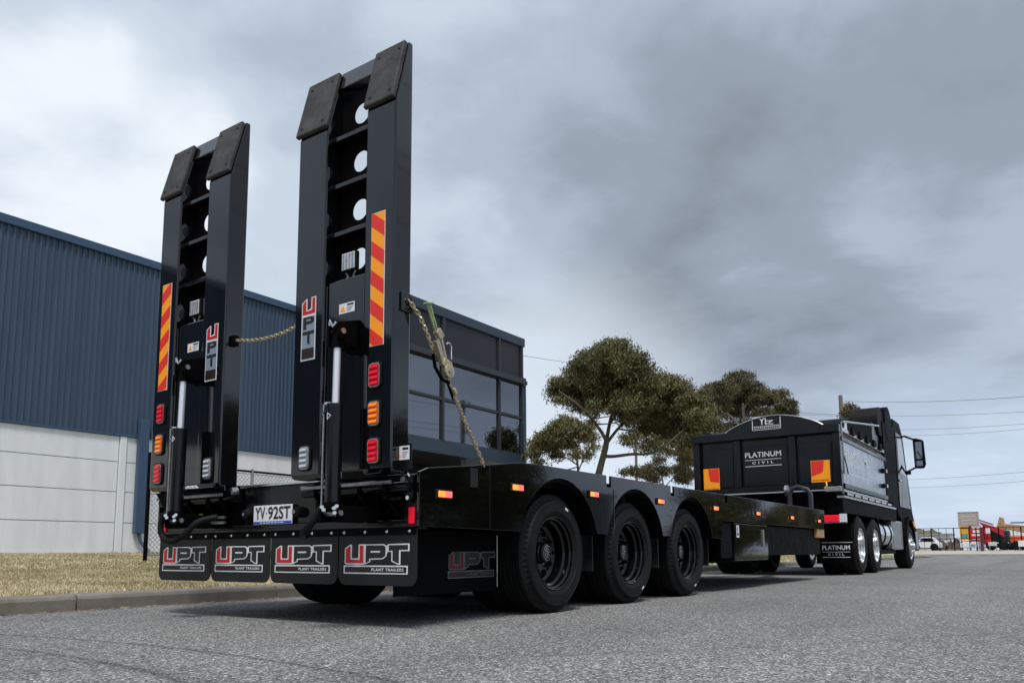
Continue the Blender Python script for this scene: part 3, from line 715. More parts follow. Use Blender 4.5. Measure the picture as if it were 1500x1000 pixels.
# wheels
def wheel(cx, cy, R, side, w, rimr, paint, nuts=10, dual=True, parent=T, name='wheel', disc=.10, markr=None):
    """outer face at x=cx, side +1 right"""
    s = side
    def lat(prof): return [(-s*h, r_) for h, r_ in prof]
    dp = MB(); prof = lat([(disc+.02, .0), (disc+.02, .10), (disc, .13), (disc, rimr*.60), (disc+.03, rimr*.70)])
    dp.lathe(prof, (cx, cy, R), 'x', 32)
    wo = dp.build(name, paint, parent, smooth=True)
    # rim barrel with steps
    rp = MB().lathe(lat([(.004, rimr), (.0, rimr*.985), (.004, rimr*.955), (.022, rimr*.945), (.03, rimr*.90), (.062, rimr*.885), (.075, rimr*.835), (disc+.005, rimr*.80), (disc+.02, rimr*.72), (w, rimr*.72), (w, rimr)]), (cx, cy, R), 'x', 56)
    rp.build('rim', paint, wo, smooth=True, )
    n = 120
    def tyre_prof():
        t = [(0.012, rimr*.97), (-.004, rimr*1.06), (-.007, rimr*1.10), (-.012, rimr*1.115), (-.012, rimr+(R-rimr)*.42), (-.010, rimr+(R-rimr)*.60), (-.013, rimr+(R-rimr)*.615), (-.012, rimr+(R-rimr)*.65), (-.006, rimr+(R-rimr)*.68), (.012, R-.035), (.022, R-.012), (.032, R-.002)]
        g = []; m_ = 4
        a, b = .045, w-.045
        for k in range(m_):
            c0 = a+(b-a)*(k+.5)/m_
            g += [(c0-.008, R), (c0-.005, R-.012), (c0+.005, R-.012), (c0+.008, R)]
        t += g
        t += [(w-.032, R-.002), (w-.022, R-.012), (w-.012, R-.035), (w+.006, rimr+(R-rimr)*.68), (w+.012, rimr+(R-rimr)*.42), (w+.004, rimr*1.06), (w-.012, rimr*.97)]
        return t
    tp = tyre_prof()
    MB().lathe(lat(tp), (cx, cy, R), 'x', n, tooth={9: .012, 10: .016}).build('tyre', 'rubber', wo, smooth=True, angle=28)
    if dual:
        MB().lathe(lat([(h+w+.035, r_) for h, r_ in tp]), (cx, cy, R), 'x', 60, tooth={9: .012, 10: .016}).build('inner_tyre', 'rubber', wo, smooth=True, angle=28)
    nb = MB()
    for k in range(nuts):
        a = 2*math.pi*k/nuts; p = V((cx-s*disc, cy+math.cos(a)*rimr*.52, R+math.sin(a)*rimr*.52))
        nb.cyl(p, p+V((s*.03, 0, 0)), .014, 6)
    nb.build('wheel_nuts', 'rim' if paint == 'rim' else 'chrome', wo)
    hc = MB().lathe(lat([(disc, rimr*.30), (disc-.03, rimr*.29), (disc-.035, rimr*.27), (disc-.055, rimr*.25), (disc-.06, rimr*.22), (disc-.062, 0)]), (cx, cy, R), 'x', 32)
    hc.build('hub_cap', paint, wo, smooth=True)
    return wo
for c in (1.472, 2.661, 3.85):
    wo = wheel(1.195, c, .41, 1, .245, .258, 'rim', disc=.13)
    # hub emblem: ring and cross
    e = MB(); x = 1.195-.13+.064; R_ = .41
    for rr in (.052, .034): e.lathe([(0, rr), (.001, rr-.004)], (x, c, R_), 'x', 28)
    for a in range(6):
        t = a*math.pi/3+.3; p = V((x, c, R_)); d = V((0, math.cos(t), math.sin(t))); e.tube([p+d*.006, p+d*.032], .003, 4)
    e.build('hub_emblem', 'steel', wo)
    # white valve mark on the tyre
    a = {1.472: 1.15, 2.661: -1.05, 3.85: -1.2}[c]
    d = V((0, math.cos(a), math.sin(a))); t = V((0, -math.sin(a), math.cos(a))); p = V((1.2085, c, R_))+d*.335
    e = MB(); e.add([p-d*.008-t*.022, p+d*.008-t*.022, p+d*.008+t*.022, p-d*.008+t*.022], [(0, 1, 2, 3)]); e.build('tyre_mark', 'white_p', wo)
    MB().cyl((-1.0, c, .41), (1.0, c, .41), .06, 14).build('axle', 'frame', T, smooth=True)
    wheel(-1.195, c, .41, -1, .245, .258, 'rim', disc=.13)
# mudguards between wheels (hanging rubber flaps facing rear, black)
for s in (1, -1):
    for y in (2.065, 3.255, 4.46):
        MB().box(.66 if s > 0 else -1.16, 1.16 if s > 0 else -.66, y-.006, y+.006, .27, .60).build('inner_mudflap', 'flap', T)

# logo
def logo(fr, W, H, parent, white='white_p', red='red_p', dark='dark_p', sub='dkred_p', name='logo', tx='white_p'):
    sx, sy = W/430, H/200
    k = lambda pts: [(x*sx, y*sy) for x, y in pts]
    w = MB()
    # white silhouettes (layer 1)
    poly_on(w, fr, k([(6, 172), (40, 197), (56, 197), (56, 105), (100, 105), (100, 198), (146, 198), (268, 198), (284, 188), (298, 198), (430, 200), (430, 150), (374, 150), (374, 62), (358, 62), (316, 84), (316, 146), (292, 146), (284, 116), (262, 98), (180, 94), (180, 80), (140, 62), (16, 62), (6, 72)]), 1)
    rect_on(w, fr, 0, 420*sx, 0, 56*sy, 1)
    w.build(name, white, parent)
    r_ = MB()
    poly_on(r_, fr, k([(13, 168), (40, 188), (46, 188), (46, 95), (108, 95), (108, 190), (134, 190), (134, 71), (20, 71), (13, 77)]), 2)
    r_.build(name+'_red', red, parent)
    d = MB()
    poly_on(d, fr, k([(150, 190), (264, 190), (279, 178), (279, 122), (260, 106), (172, 102), (172, 84), (150, 74)]), 2)
    poly_on(d, fr, k([(300, 190), (421, 191), (421, 159), (365, 159), (365, 72), (356, 72), (324, 90), (324, 154), (300, 154)]), 2)
    poly_on(d, fr, k([(56, 105), (56, 200), (100, 200), (100, 105)]), 2)
    poly_on(d, fr, k([(182, 84), (262, 92), (292, 112), (300, 140), (308, 140), (308, 80), (340, 66), (200, 66)]), 2) if False else None
    rect_on(d, fr, 8*sx, 412*sx, 9*sy, 47*sy, 2)
    d.build(name+'_ground', dark, parent)
    h = MB(); rect_on(h, fr, 182*sx, 245*sx, 142*sy, 153*sy, 3); text_on(h, fr, 'PLANT TRAILERS', 190*sx, 395*sx, 19*sy, 38*sy, 3, 1.15); h.build(name+'_lettering', tx, parent)
    h = MB(); text_on(h, fr, 'ULTIMATE', 28*sx, 172*sx, 19*sy, 38*sy, 3, 1.2); h.build(name+'_small_lettering', sub, parent)
# rear mudflaps
def flap(x0, x1):
    r_ = .055; p = [(x0, .556), (x0, .235+r_)]
    for k in range(7):
        a = math.pi+k*math.pi/12; p.append((x0+r_+r_*math.cos(a), .235+r_+r_*math.sin(a)))
    for k in range(7):
        a = 1.5*math.pi+k*math.pi/12; p.append((x1-r_+r_*math.cos(a), .235+r_+r_*math.sin(a)))
    p.append((x1, .556))
    o = MB().prism(p, 'y', -.008, .0).build('mudflap', 'flap', T, bevel=.002)
    MB().box(x0+.004, x1-.004, -.012, -.0085, .515, .556).build('flap_strip', 'frame', o)
    for q in (.08, .36, .64, .92):
        xx = x0+(x1-x0)*q; MB().lathe([(0, .010), (-.004, .010), (-.008, .006), (-.009, 0)], (xx, -.0122, .535), 'y', 12).build('rivet', 'chrome', o, smooth=True)
    fr = Frame((x0+.045, -.0085, .300), (1, 0, 0), (0, 0, 1)); logo(fr, (x1-x0)-.095, .168, o)
W4 = 2.46/4
for k in range(4): flap(-1.23+k*W4+.005, -1.23+(k+1)*W4-.005)
# side flap with the faded logo
sp = MB().box(.99, 1.0, .06, 1.05, .17, .545).build('side_mudflap', 'frame', T)
logo(Frame((1.0005, .53, .258), (0, 1, 0), (0, 0, 1)), .49, .165, sp, 'faint_p', 'dkred_p', 'dark_p', 'dkred_p', 'faded_logo', 'faint_p')
MB().cyl((1.001, 1.045, .19), (1.001, 1.045, .53), .004, 6).build('flap_edge_strip', 'steel', sp)
# tail frame
MB().box(-1.235, 1.235, 0.0, .07, .545, .60).build('rear_bumper_beam', 'black', T, bevel=.006)
MB().box(-1.235, 1.235, -.02, .0, .556, .575).build('rear_bumper_lip', 'black', T, bevel=.004)
MB().box(-.31, .39, .02, .06, .60, .845).build('rear_centre_panel', 'black', T, bevel=.006)
MB().box(-.34, .42, .0, .08, .845, .862).build('rear_deck_edge', 'alloy', T, bevel=.004)
for x0, x1 in ((-1.20, -.35), (.43, 1.10)):
    MB().box(x0, x1, .18, .2, .60, .85).build('rear_recess_plate', 'frame', T)
MB().box(1.12, 1.231, .0, .10, .60, .85).build('rear_corner_post', 'black', T, bevel=.008)
MB().box(-1.231, -1.12, .0, .10, .60, .85).build('rear_corner_post', 'black', T, bevel=.008)
# hinge shaft
for x0, x1 in ((-1.14, -.28), (.37, 1.22)):
    MB().cyl((x0, -.06, .775), (x1, -.06, .775), .028, 16).build('hinge_shaft', 'black', T, smooth=True)
    MB().cyl((x0+.03, -.11, .80), (x1-.1, -.11, .80), .012, 10).build('hinge_rod', 'steel', T, smooth=True)
for xx in (-1.02, -.78, -.56, -.42, .50, .66, .86, 1.06):
    MB().prism([(.17, .60), (.17, .83), (-.10, .83), (-.10, .75), (.02, .61)], 'x', xx-.01, xx+.01).build('hinge_gusset', 'frame', T, bevel=.003)
for xx in (-.72, .76):
    g_ = MB().prism([(xx-.17, .61), (xx, .78), (xx+.17, .61), (xx+.12, .61), (xx, .73), (xx-.12, .61)], 'y', .02, .05); g_.build('bracing_chevron', 'frame', T, bevel=.002)
# red reflector, latch, shackle
MB().box(1.165, 1.205, -.012, -.001, .575, .665).build('rear_reflector', 'red_l', T, bevel=.003)
MB().box(-1.205, -1.165, -.012, -.001, .575, .665).build('rear_reflector', 'red_l', T, bevel=.003)
ltc = MB().prism([(1.13, .845), (1.205, .845), (1.205, .72), (1.185, .69), (1.14, .73), (1.115, .79)], 'y', -.03, -.001).build('ramp_latch', 'black', T, bevel=.006)
MB().cyl((1.185, -.03, .715), (1.185, -.045, .715), .012, 12).build('latch_pin', 'chrome', ltc, smooth=True)
MB().cyl((1.15, -.03, .815), (1.15, -.045, .815), .018, 12).build('latch_bolt', 'steel', ltc, smooth=True)
MB().tube([(1.17, -.04, .845), (1.19, -.05, .848), (1.20, -.045, .83)], .006, 8).build('latch_clip', 'chrome', ltc, smooth=True)
for xx in (.99, 1.03): MB().tube([(xx, -.02, .78), (xx+.03, -.05, .72), (xx+.1, -.05, .71), (1.14, -.04, .72)], .008, 8).build('air_line', 'rubber', T, smooth=True)
# number plate
np_ = MB().box(-.181, .195, -.006, -.001, .600, .722).build('number_plate', 'plate_w', T, bevel=.004)
fr = Frame((-.181, -.0065, .600), (1, 0, 0), (0, 0, 1))
q = MB(); rect_on(q, fr, .003, .373, .003, .020, 1); q.build('plate_strip', 'plate_b', np_)
q = MB(); text_on(q, fr, 'YV', .018, .118, .031, .112, 1); text_on(q, fr, '92ST', .146, .360, .031, .112, 1); rect_on(q, fr, .127, .136, .066, .075, 1); q.build('plate_lettering', 'dark_p', np_)
q = MB()
x = .07
while x < .30: rect_on(q, fr, x, x+.009, .008, .0145, 2); x += .0125 if random.random() > .2 else .02
q.build('plate_slogan', 'white_p', np_)
for xx, sgn in ((-.25, 1), (.245, 1)):
    a = MB().lathe([(0, .034), (-.03, .034), (-.045, .028), (-.05, 0)], (xx, .019, .67), 'y', 20).build('plate_lamp', 'rubber', T, smooth=True)
    MB().cyl((xx, -.0325, .67), (xx, -.036, .67), .010, 12).build('lamp_lens', 'steel', a)
# socket at the left of the centre panel
s_ = MB().lathe([(0, .05), (-.05, .05), (-.055, .04), (-.03, .036), (-.03, 0)], (-.395, -.0, .812), 'y', 24).build('air_coupling', 'steel', T, smooth=True)
MB().cyl((-.395, -.03, .812), (-.395, -.06, .812), .015, 10).build('coupling_plug', 'dark_in', s_)
MB().box(-.42, -.34, .0, .03, .60, .84).build('rear_upright', 'frame', T, bevel=.004)
MB().box(.40, .46, .0, .03, .60, .84).build('rear_upright', 'frame', T, bevel=.004)
# left outer wing bracket
MB().prism([(-1.09, .84), (-.86, .84), (-.86, .655), (-.91, .655)], 'y', -.14, -.11).build('wing_bracket', 'frame', T)

# ramps
def ramp_obj(x0, b1, b2, x1, strip, red_, white_, logo_x, mir):
    """x0..b1 left beam, b2..x1 right beam"""
    yf, yb = -.19, -.05
    root = empty('loading_ramp', ((x0+x1)/2, -.12, .8), T)
    def beam(a, b):
        o = MB().prism([(yf, .87), (yf+.02, .845), (yb, .845), (yb, 3.37), (-.085, 3.37), (yf, 2.955)], 'x', a, b).build('beam', 'ramp', root, bevel=.010)
        return o
    # beams with round lightening holes are drawn on their inner webs
    beam(x0, b1); beam(b2, x1)
    # cross head
    MB().prism([(-.085, 3.37), (yb, 3.37), (yb, 3.2), (-.115, 3.25)], 'x', b1+.001, b2-.001).build('cross_head', 'ramp', root, bevel=.004)
    # rungs
    for k in range(4):
        z = 2.90-.302*k
        if z > 2.0:
            MB().box(b1+.001, b2-.001, -.150, yb-.002, z-.014, z+.014).build('rung', 'ramp', root, bevel=.003)
    # back plate with round holes between the beams
    zh = [3.065, 2.757, 2.452, 2.147]; xc = (b1+b2)/2; R_ = .066
    for z in zh:
        bp = MB(); N_ = 32; z0, z1 = z-.152, z+.152
        pr = []
        for k in range(N_):
            t = 2*math.pi*k/N_; c, s = math.cos(t), math.sin(t)
            hx, hz = (b2-b1)/2-.001, .1520
            sc_ = min(hx/abs(c) if abs(c) > 1e-6 else 9, hz/abs(s) if abs(s) > 1e-6 else 9)
            pr.append(((xc+R_*c, z+R_*s), (xc+sc_*c, z+sc_*s)))
        for k in range(N_):
            a, b = pr[k], pr[(k+1) % N_]
            # keep rectangle corners
            outer = [a[1]]
            for cxn, czn in ((1, 1), (-1, 1), (-1, -1), (1, -1)):
                ang = math.atan2(czn*.152, cxn*((b2-b1)/2-.001)) % (2*math.pi)
                t0, t1 = 2*math.pi*k/N_, 2*math.pi*(k+1)/N_
                if t0+1e-6 < ang < t1-1e-6: outer.append((xc+cxn*((b2-b1)/2-.001), z+czn*.152))
            outer.append(b[1])
            bp.prism([a[0]]+outer+[b[0]], 'y', yb-.022, yb-.012)
        bp.build('web_plate', 'frame', root)
    # recess discs on the inner webs
    for z in zh[:4]:
        MB().cyl((b1+.0005, -.117, z-.06), (b1+.003, -.117, z-.06), .048, 24).build('web_disc', 'black', root)
        MB().tube([(b1+.006, -.125, z-.17), (b1+.006, -.125, z-.145)], .008, 8).build('web_stud', 'steel', root)
    # lower cover panel
    MB().box(b1+.012, b2-.002, -.165, -.15, .87, 2.0).build('cover_panel', 'ramp', root, bevel=.008)
    MB().box(b1+.001, b1+.012, -.175, -.15, .87, 1.98).build('cover_strip', 'ramp', root, bevel=.003)
    MB().box(b2-.03, b2-.002, -.172, -.1655, .87, 1.98).build('cover_strip', 'ramp', root, bevel=.003)
    # rubber pads on the bevelled tips
    d = V((0, -.085-yf, 3.37-2.955)).normalized(); nrm = V((0, -d.z, d.y))
    for a, b in ((x0, b1), (b2, x1)):
        p0 = V((0, yf, 2.955))+d*.01; Ld = .405
        q = [p0+nrm*.002, p0+d*Ld+nrm*.002, p0+d*Ld+nrm*.032, p0+nrm*.032]
        o = MB().prism([(p.y, p.z) for p in q], 'x', a-.012 if a == x0 else a-.008, b+.012 if a == x0 else b-.002).build('rubber_pad', 'pad', root, bevel=.008)
        for xx in (a+.035, b-.035):
            for tt in (.05, .35):
                p = p0+d*tt+nrm*.0325; c0 = V((xx, p.y, p.z)); MB().cyl(c0, c0+V((0, nrm.y, nrm.z))*.003, .008, 8).build('pad_bolt', 'dark_in', o)
    # reflective strip: red and orange chevrons
    sx0, sx1 = strip; fr = Frame((sx0, yf-.001, 1.552), (1, 0, 0), (0, 0, 1)); Wd = sx1-sx0; Hh = .765
    o = MB().box(sx0-.003, sx1+.003, yf-.002, yf, 1.549, 2.320).build('reflective_strip', 'white_p', root)
    oo = MB(); rr_ = MB(); rect_on(oo, fr, 0, Wd, 0, Hh, 2); oo.build('orange_tape', 'orange_r', o)
    nst = 5; pitch = Hh/4.55; rise = .075
    def clip(poly, lo, hi):
        for (val, sg) in ((lo, 1), (hi, -1)):
            res = []
            for i in range(len(poly)):
                a, b = poly[i], poly[(i+1) % len(poly)]
                ia = (a[1]-val)*sg >= 0; ib = (b[1]-val)*sg >= 0
                if ia: res.append(a)
                if ia != ib:
                    t = (val-a[1])/(b[1]-a[1]); res.append((a[0]+(b[0]-a[0])*t, val))
            poly = res
            if not poly: return poly
        return poly
    for k in range(-1, 6):
        zc0 = k*pitch-.055; sl = -rise if mir > 0 else rise
        zl = zc0+(rise if mir > 0 else 0); 
        pl_ = [(0, zl), (Wd, zl+sl), (Wd, zl+sl+pitch*.5), (0, zl+pitch*.5)]
        pl_ = clip(pl_, 0, Hh)
        if len(pl_) > 2: poly_on(rr_, fr, pl_, 3)
    rr_.build('red_tape', 'red_r', o)
    # lamps
    def lamp(xa, za, m_, zz=.128, ww=.080):
        xa0, xa1 = xa-ww/2, xa+ww/2; z0, z1 = za-zz/2, za+zz/2
        def rr(x0_, x1_, z0_, z1_, r):
            p = []
            for (cx_, cz_, a0) in ((x1_-r, z1_-r, 0), (x0_+r, z1_-r, 90), (x0_+r, z0_+r, 180), (x1_-r, z0_+r, 270)):
                for k in range(5): a = math.radians(a0+k*22.5); p.append((cx_+r*math.cos(a), cz_+r*math.sin(a)))
            return p
        hs = MB().prism(rr(xa0-.010, xa1+.010, z0-.012, z1+.012, .028), 'y', yf-.012, yf+.002).build('tail_lamp', 'rubber', root, bevel=.004)
        MB().prism(rr(xa0-.002, xa1+.002, z0-.003, z1+.003, .022), 'y', yf-.0135, yf-.0122).build('lamp_bezel', 'steel', hs)
        MB().prism(rr(xa0+.004, xa1-.004, z0+.003, z1-.003, .018), 'y', yf-.018, yf-.0137).build('lens', m_+'d', hs, bevel=.002)
        rb = MB()
        for k in range(4):
            z = z0+.018+k*(z1-z0-.036)/3; rb.prism([(xa0+.012, z-.009), (xa1-.012, z-.009+.002), (xa1-.010, z+.008), (xa0+.014, z+.006)], 'y', yf-.026, yf-.0182)
        rb.build('lens_ribs', m_, hs, bevel=.003)
    for zc_, m_ in ((1.383, 'red_l'), (1.170, 'amber_l'), (.965, 'red_l')): lamp(red_, zc_, m_)
    lamp(white_, .965, 'white_l')
    # vertical logo
    lx0, lx1 = logo_x; fr = Frame((lx0, yf-.0008, 1.548), (1, 0, 0), (0, 0, 1)); Wd = lx1-lx0; Hh = .382
    w = MB(); poly_on(w, fr, [(0, 0), (Wd, 0), (Wd, Hh), (Wd*.66, Hh), (Wd*.66, Hh*.82), (Wd*.38, Hh*.80), (Wd*.38, Hh*.985), (Wd*.30, Hh*.985), (0, Hh*.93)], 1); lo = w.build('ramp_logo', 'white_p', root)
    r_ = MB(); poly_on(r_, fr, [(Wd*.06, Hh*.735), (Wd*.94, Hh*.735), (Wd*.94, Hh*.985), (Wd*.73, Hh*.985), (Wd*.73, Hh*.795), (Wd*.31, Hh*.785), (Wd*.31, Hh*.965), (Wd*.27, Hh*.965), (Wd*.06, Hh*.915)], 2); r_.build('logo_red', 'red_p', lo)
    b_ = MB(); rect_on(b_, fr, Wd*.06, Wd*.94, Hh*.20, Hh*.70, 2); b_.build('logo_field', 'greyblue_p', lo)
    d_ = MB()
    # P
    poly_on(d_, fr, [(Wd*.14, Hh*.50), (Wd*.14, Hh*.69), (Wd*.74, Hh*.69), (Wd*.88, Hh*.67), (Wd*.88, Hh*.60), (Wd*.72, Hh*.575), (Wd*.36, Hh*.575), (Wd*.36, Hh*.50)], 3)
    # T
    poly_on(d_, fr, [(Wd*.10, Hh*.46), (Wd*.92, Hh*.465), (Wd*.92, Hh*.415), (Wd*.62, Hh*.41), (Wd*.62, Hh*.24), (Wd*.50, Hh*.26), (Wd*.44, Hh*.28), (Wd*.44, Hh*.41), (Wd*.10, Hh*.41)], 3)
    rect_on(d_, fr, Wd*.06, Wd*.94, Hh*.025, Hh*.19, 3); d_.build('logo_letters', 'dark_p', lo)
    w = MB(); rect_on(w, fr, Wd*.38, Wd*.68, Hh*.622, Hh*.648, 4); w.build('letter_hole', 'greyblue_p', lo)
    w = MB(); text_on(w, fr, 'ULTIMATE', Wd*.2, Wd*.8, Hh*.115, Hh*.150, 4); text_on(w, fr, 'PLANT TRAILERS', Wd*.15, Wd*.85, Hh*.06, Hh*.09, 4); w.build('logo_small_text', 'dkred_p', lo)
    # warning label
    warn(Frame((b1+.108 if mir > 0 else b1+.125, -.166, 1.79), (1, 0, 0), (0, 0, 1)), .128, .060, root)
    # work lamp
    wx = b1+.16; wl = MB().box(wx-.06, wx+.06, -.150, -.120, 2.05, 2.165).build('work_lamp', 'rubber', root, bevel=.006)
    MB().box(wx-.052, wx+.052, -.155, -.1505, 2.058, 2.157).build('lens', 'white_l', wl, bevel=.002)
    rb = MB()
    for q_ in range(4): rb.box(wx-.045+q_*.025, wx-.028+q_*.025, -.158, -.1552, 2.065, 2.150)
    rb.build('lamp_ribs', 'steel', wl)
    for q_ in (-.05, .05): MB().tube([(wx+q_*.8, -.13, 2.05), (wx+q_*.4, -.13, 2.02), (wx+q_*1.2, -.12, 2.005)], .006, 6).build('lamp_bracket', 'steel', wl, smooth=True)
    # hydraulic cylinder
    hx = (b1+b2)/2+(.07 if mir > 0 else .125)
    br = MB().box(hx-.045, hx-.030, -.33, -.166, 1.55, 1.70); br.prism([(-.166, 1.55), (-.33, 1.60), (-.33, 1.68), (-.166, 1.73)], 'x', hx+.030, hx+.045)
    br.box(hx-.045, hx+.045, -.185, -.166, 1.54, 1.72); br.build('cylinder_bracket', 'frame', root, bevel=.004)
    MB().cyl((hx-.055, -.295, 1.635), (hx+.055, -.295, 1.635), .016, 12).build('cylinder_pin', 'steel', root, smooth=True)
    MB().tube([(hx-.02, -.33, 1.67), (hx, -.345, 1.69), (hx+.015, -.34, 1.655), (hx+.03, -.33, 1.68)], .008, 6).build('hose_fitting', 'chrome', root, smooth=True)
    MB().cyl((hx, -.295, 1.545), (hx, -.295, 1.66), .028, 14).build('rod_eye', 'frame', root, smooth=True)
    MB().cyl((hx, -.295, 1.22), (hx, -.29, 1.56), .0205, 18).build('piston_rod', 'rod', root, smooth=True)
    cb = MB().cyl((hx, -.300, .665), (hx, -.295, 1.225), .044, 22).build('cylinder_barrel', 'black', root, smooth=True)
    MB().cyl((hx, -.295, 1.20), (hx, -.295, 1.228), .048, 22).build('barrel_collar', 'black', cb, smooth=True)
    MB().cyl((hx, -.300, .655), (hx, -.300, .69), .050, 22).build('barrel_base', 'frame', cb, smooth=True)
    q = MB(); fr = Frame((hx-.012, -.3405, 1.14), (1, 0, 0), (0, 0, 1))
    for a, b in (((0, 0), (0, .035)), ((0, .035), (.026, .018)), ((.026, .018), (0, 0))):
        q.tube([fr.P(*a, 0), fr.P(*b, 0)], .0022, 4)
    q.build('triangle_mark', 'white_p', cb)
    MB().tube([(hx-.062, -.32, 1.21), (hx-.064, -.32, 1.0), (hx-.064, -.32, .66)], .006, 8).build('hydraulic_tube', 'steel', root, smooth=True)
    MB().tube([(hx-.062, -.32, 1.17), (hx-.062, -.32, 1.225), (hx-.05, -.32, 1.235), (hx-.02, -.31, 1.232)], .010, 8).build('tube_elbow', 'chrome', root, smooth=True)
    # lower pivot
    pv = MB().box(hx-.06, hx-.045, -.34, -.02, .585, .67).box(hx+.045, hx+.06, -.34, -.02, .585, .67).build('cylinder_mount', 'frame', root, bevel=.004)
    MB().cyl((hx-.07, -.30, .63), (hx+.07, -.30, .63), .015, 12).build('mount_pin', 'steel', root, smooth=True)
    for dx_, dz_ in ((-.03, .655), (-.015, .64), (.065, .645), (.085, .655), (.07, .62)):
        MB().cyl((hx+dx_, -.345, dz_), (hx+dx_+.012, -.36, dz_+.008), .011, 8).build('hose_nut', 'chrome', pv, smooth=True)
    return root, hx
def warn(fr, w, h, parent):
    a = MB(); rect_on(a, fr, 0, w, 0, h, 1); o = a.build('warning_label', 'white_p', parent)
    a = MB(); poly_on(a, fr, [(w*.08, h*.2), (w*.42, h*.2), (w*.25, h*.78)], 2); a.build('label_triangle', 'orange_r', o)
    a = MB(); rect_on(a, fr, w*.52, w*.93, h*.72, h*.88, 2); a.build('label_header', 'dark_p', o)
    a = MB()
    for q in range(3): rect_on(a, fr, w*.52, w*(.9-.08*q), h*(.5-.16*q), h*(.56-.16*q), 2)
    a.build('label_lines', 'greyblue_p', o)
R1, hxr = ramp_obj(.39, .642, .972, 1.20, (1.030, 1.130), 1.075, .52, (.456, .580), 1)
R2, hxl = ramp_obj(-1.095, -.872, -.548, -.300, (-1.042, -.938), -.982, -.415, (-.497, -.369), -1)
# label bracket at the outer lower corner
lb = MB().box(1.155, 1.285, -.125, -.115, .86, 1.0).build('label_bracket', 'black', T, bevel=.004); warn(Frame((1.168, -.1258, .912), (1, 0, 0), (0, 0, 1)), .105, .075, lb)
# eye plate at the ramp side for the chain
ep = MB().box(1.201, 1.212, -.135, -.04, 1.742, 1.85).build('chain_eye_plate', 'ramp', R1, bevel=.003)
MB().cyl((1.2122, -.075, 1.81), (1.214, -.075, 1.81), .018, 16).build('eye_hole', 'dark_in', ep)
# hoses hanging at the ramp feet
def hose(pts, r_, parent, name='hydraulic_hose'):
    P2 = []
    for i in range(len(pts)-1):
        p0, p1, p2, p3 = V(pts[max(i-1, 0)]), V(pts[i]), V(pts[i+1]), V(pts[min(i+2, len(pts)-1)])
        for q in range(10):
            t = q/10; P2.append(.5*((2*p1)+(-p0+p2)*t+(2*p0-5*p1+4*p2-p3)*t*t+(-p0+3*p1-3*p2+p3)*t**3))
    P2.append(V(pts[-1])); rr_ = [r_*(1.0 if k % 2 else .90) for k in range(len(P2))]
    return MB().tube(P2, rr_, 10).build(name, 'rubber', parent, smooth=True, angle=60)
hose([(-.69, -.32, .68), (-.715, -.32, .59), (-.69, -.31, .52), (-.60, -.30, .50), (-.52, -.27, .545), (-.46, -.22, .62), (-.40, -.12, .655)], .021, T)
hose([(.80, -.31, .66), (.775, -.32, .62), (.74, -.33, .575), (.70, -.335, .535), (.69, -.33, .50)], .024, T)
for dz_ in (0, .035): MB().cyl((-.56, -.08, .655-dz_), (-.40, -.06, .655-dz_), .010, 10).build('hose_union', 'steel', T, smooth=True)
yl = MB().box(-.785, -.735, -.012, -.001, .60, .69).build('yellow_label', 'yellow', T)
q = MB(); fr = Frame((-.785, -.0125, .60), (1, 0, 0), (0, 0, 1))
for k in range(5): rect_on(q, fr, .010, .04, .012+.014*k, .018+.014*k, 1)
q.build('label_lines', 'dark_p', yl)
# front part of the trailer: toolbox, landing leg, gooseneck and drawbar
tb_ = MB().box(.75, 1.235, 5.03, 6.2, .31, .715).build('toolbox', 'mirror_black', T, bevel=.01)
q = MB(); fr = Frame((1.236, 5.10, .56), (0, 1, 0), (0, 0, 1)); rect_on(q, fr, 0, .09, 0, .13, 1); q.build('toolbox_decal', 'white_p', tb_)
q = MB(); rect_on(q, fr, .02, .07, .02, .05, 2); rect_on(q, fr, .02, .04, .06, .11, 2); q.build('decal_marks', 'dark_p', tb_)
MB().box(1.236, 1.25, 5.98, 6.02, .46, .66).build('toolbox_latch', 'steel', tb_)
MB().box(.70, 1.22, 4.66, 5.0, .34, .72).build('air_tank_cover', 'frame', T, bevel=.01)
MB().box(.6, 1.20, 6.25, 8.8, .36, .72).build('storage_locker', 'frame', T, bevel=.01)
MB().box(-1.20, -.6, 4.7, 8.8, .34, .72).build('storage_locker', 'frame', T, bevel=.01)
MB().box(.9, 1.24, 8.5, 8.9, .60, .72).build('corner_bracket', 'tan', T)
MB().box(-1.2, 1.2, 8.8, 8.9, .73, .99).build('front_headboard', 'black', T, bevel=.005)
db = MB(); db.prism([(-.55, 8.9), (-.35, 8.9), (.0, 10.6), (-.1, 10.6)], 'z', .50, .68); db.prism([(.35, 8.9), (.55, 8.9), (.1, 10.6), (.0, 10.6)], 'z', .50, .68); db.build('drawbar', 'frame', T, bevel=.005)
MB().tube([(.80, 8.8, .99), (.80, 8.8, 1.25), (.84, 8.8, 1.33), (.92, 8.8, 1.36), (1.06, 8.8, 1.31), (1.10, 8.8, 1.24), (1.10, 8.8, .99)], .035, 8).build('spare_frame_hoop', 'greytrim', T, smooth=True)
MB().cyl((.78, 8.8, 1.31), (.74, 8.8, 1.31), .08, 16).build('hoop_roller', 'steel', T, smooth=True)

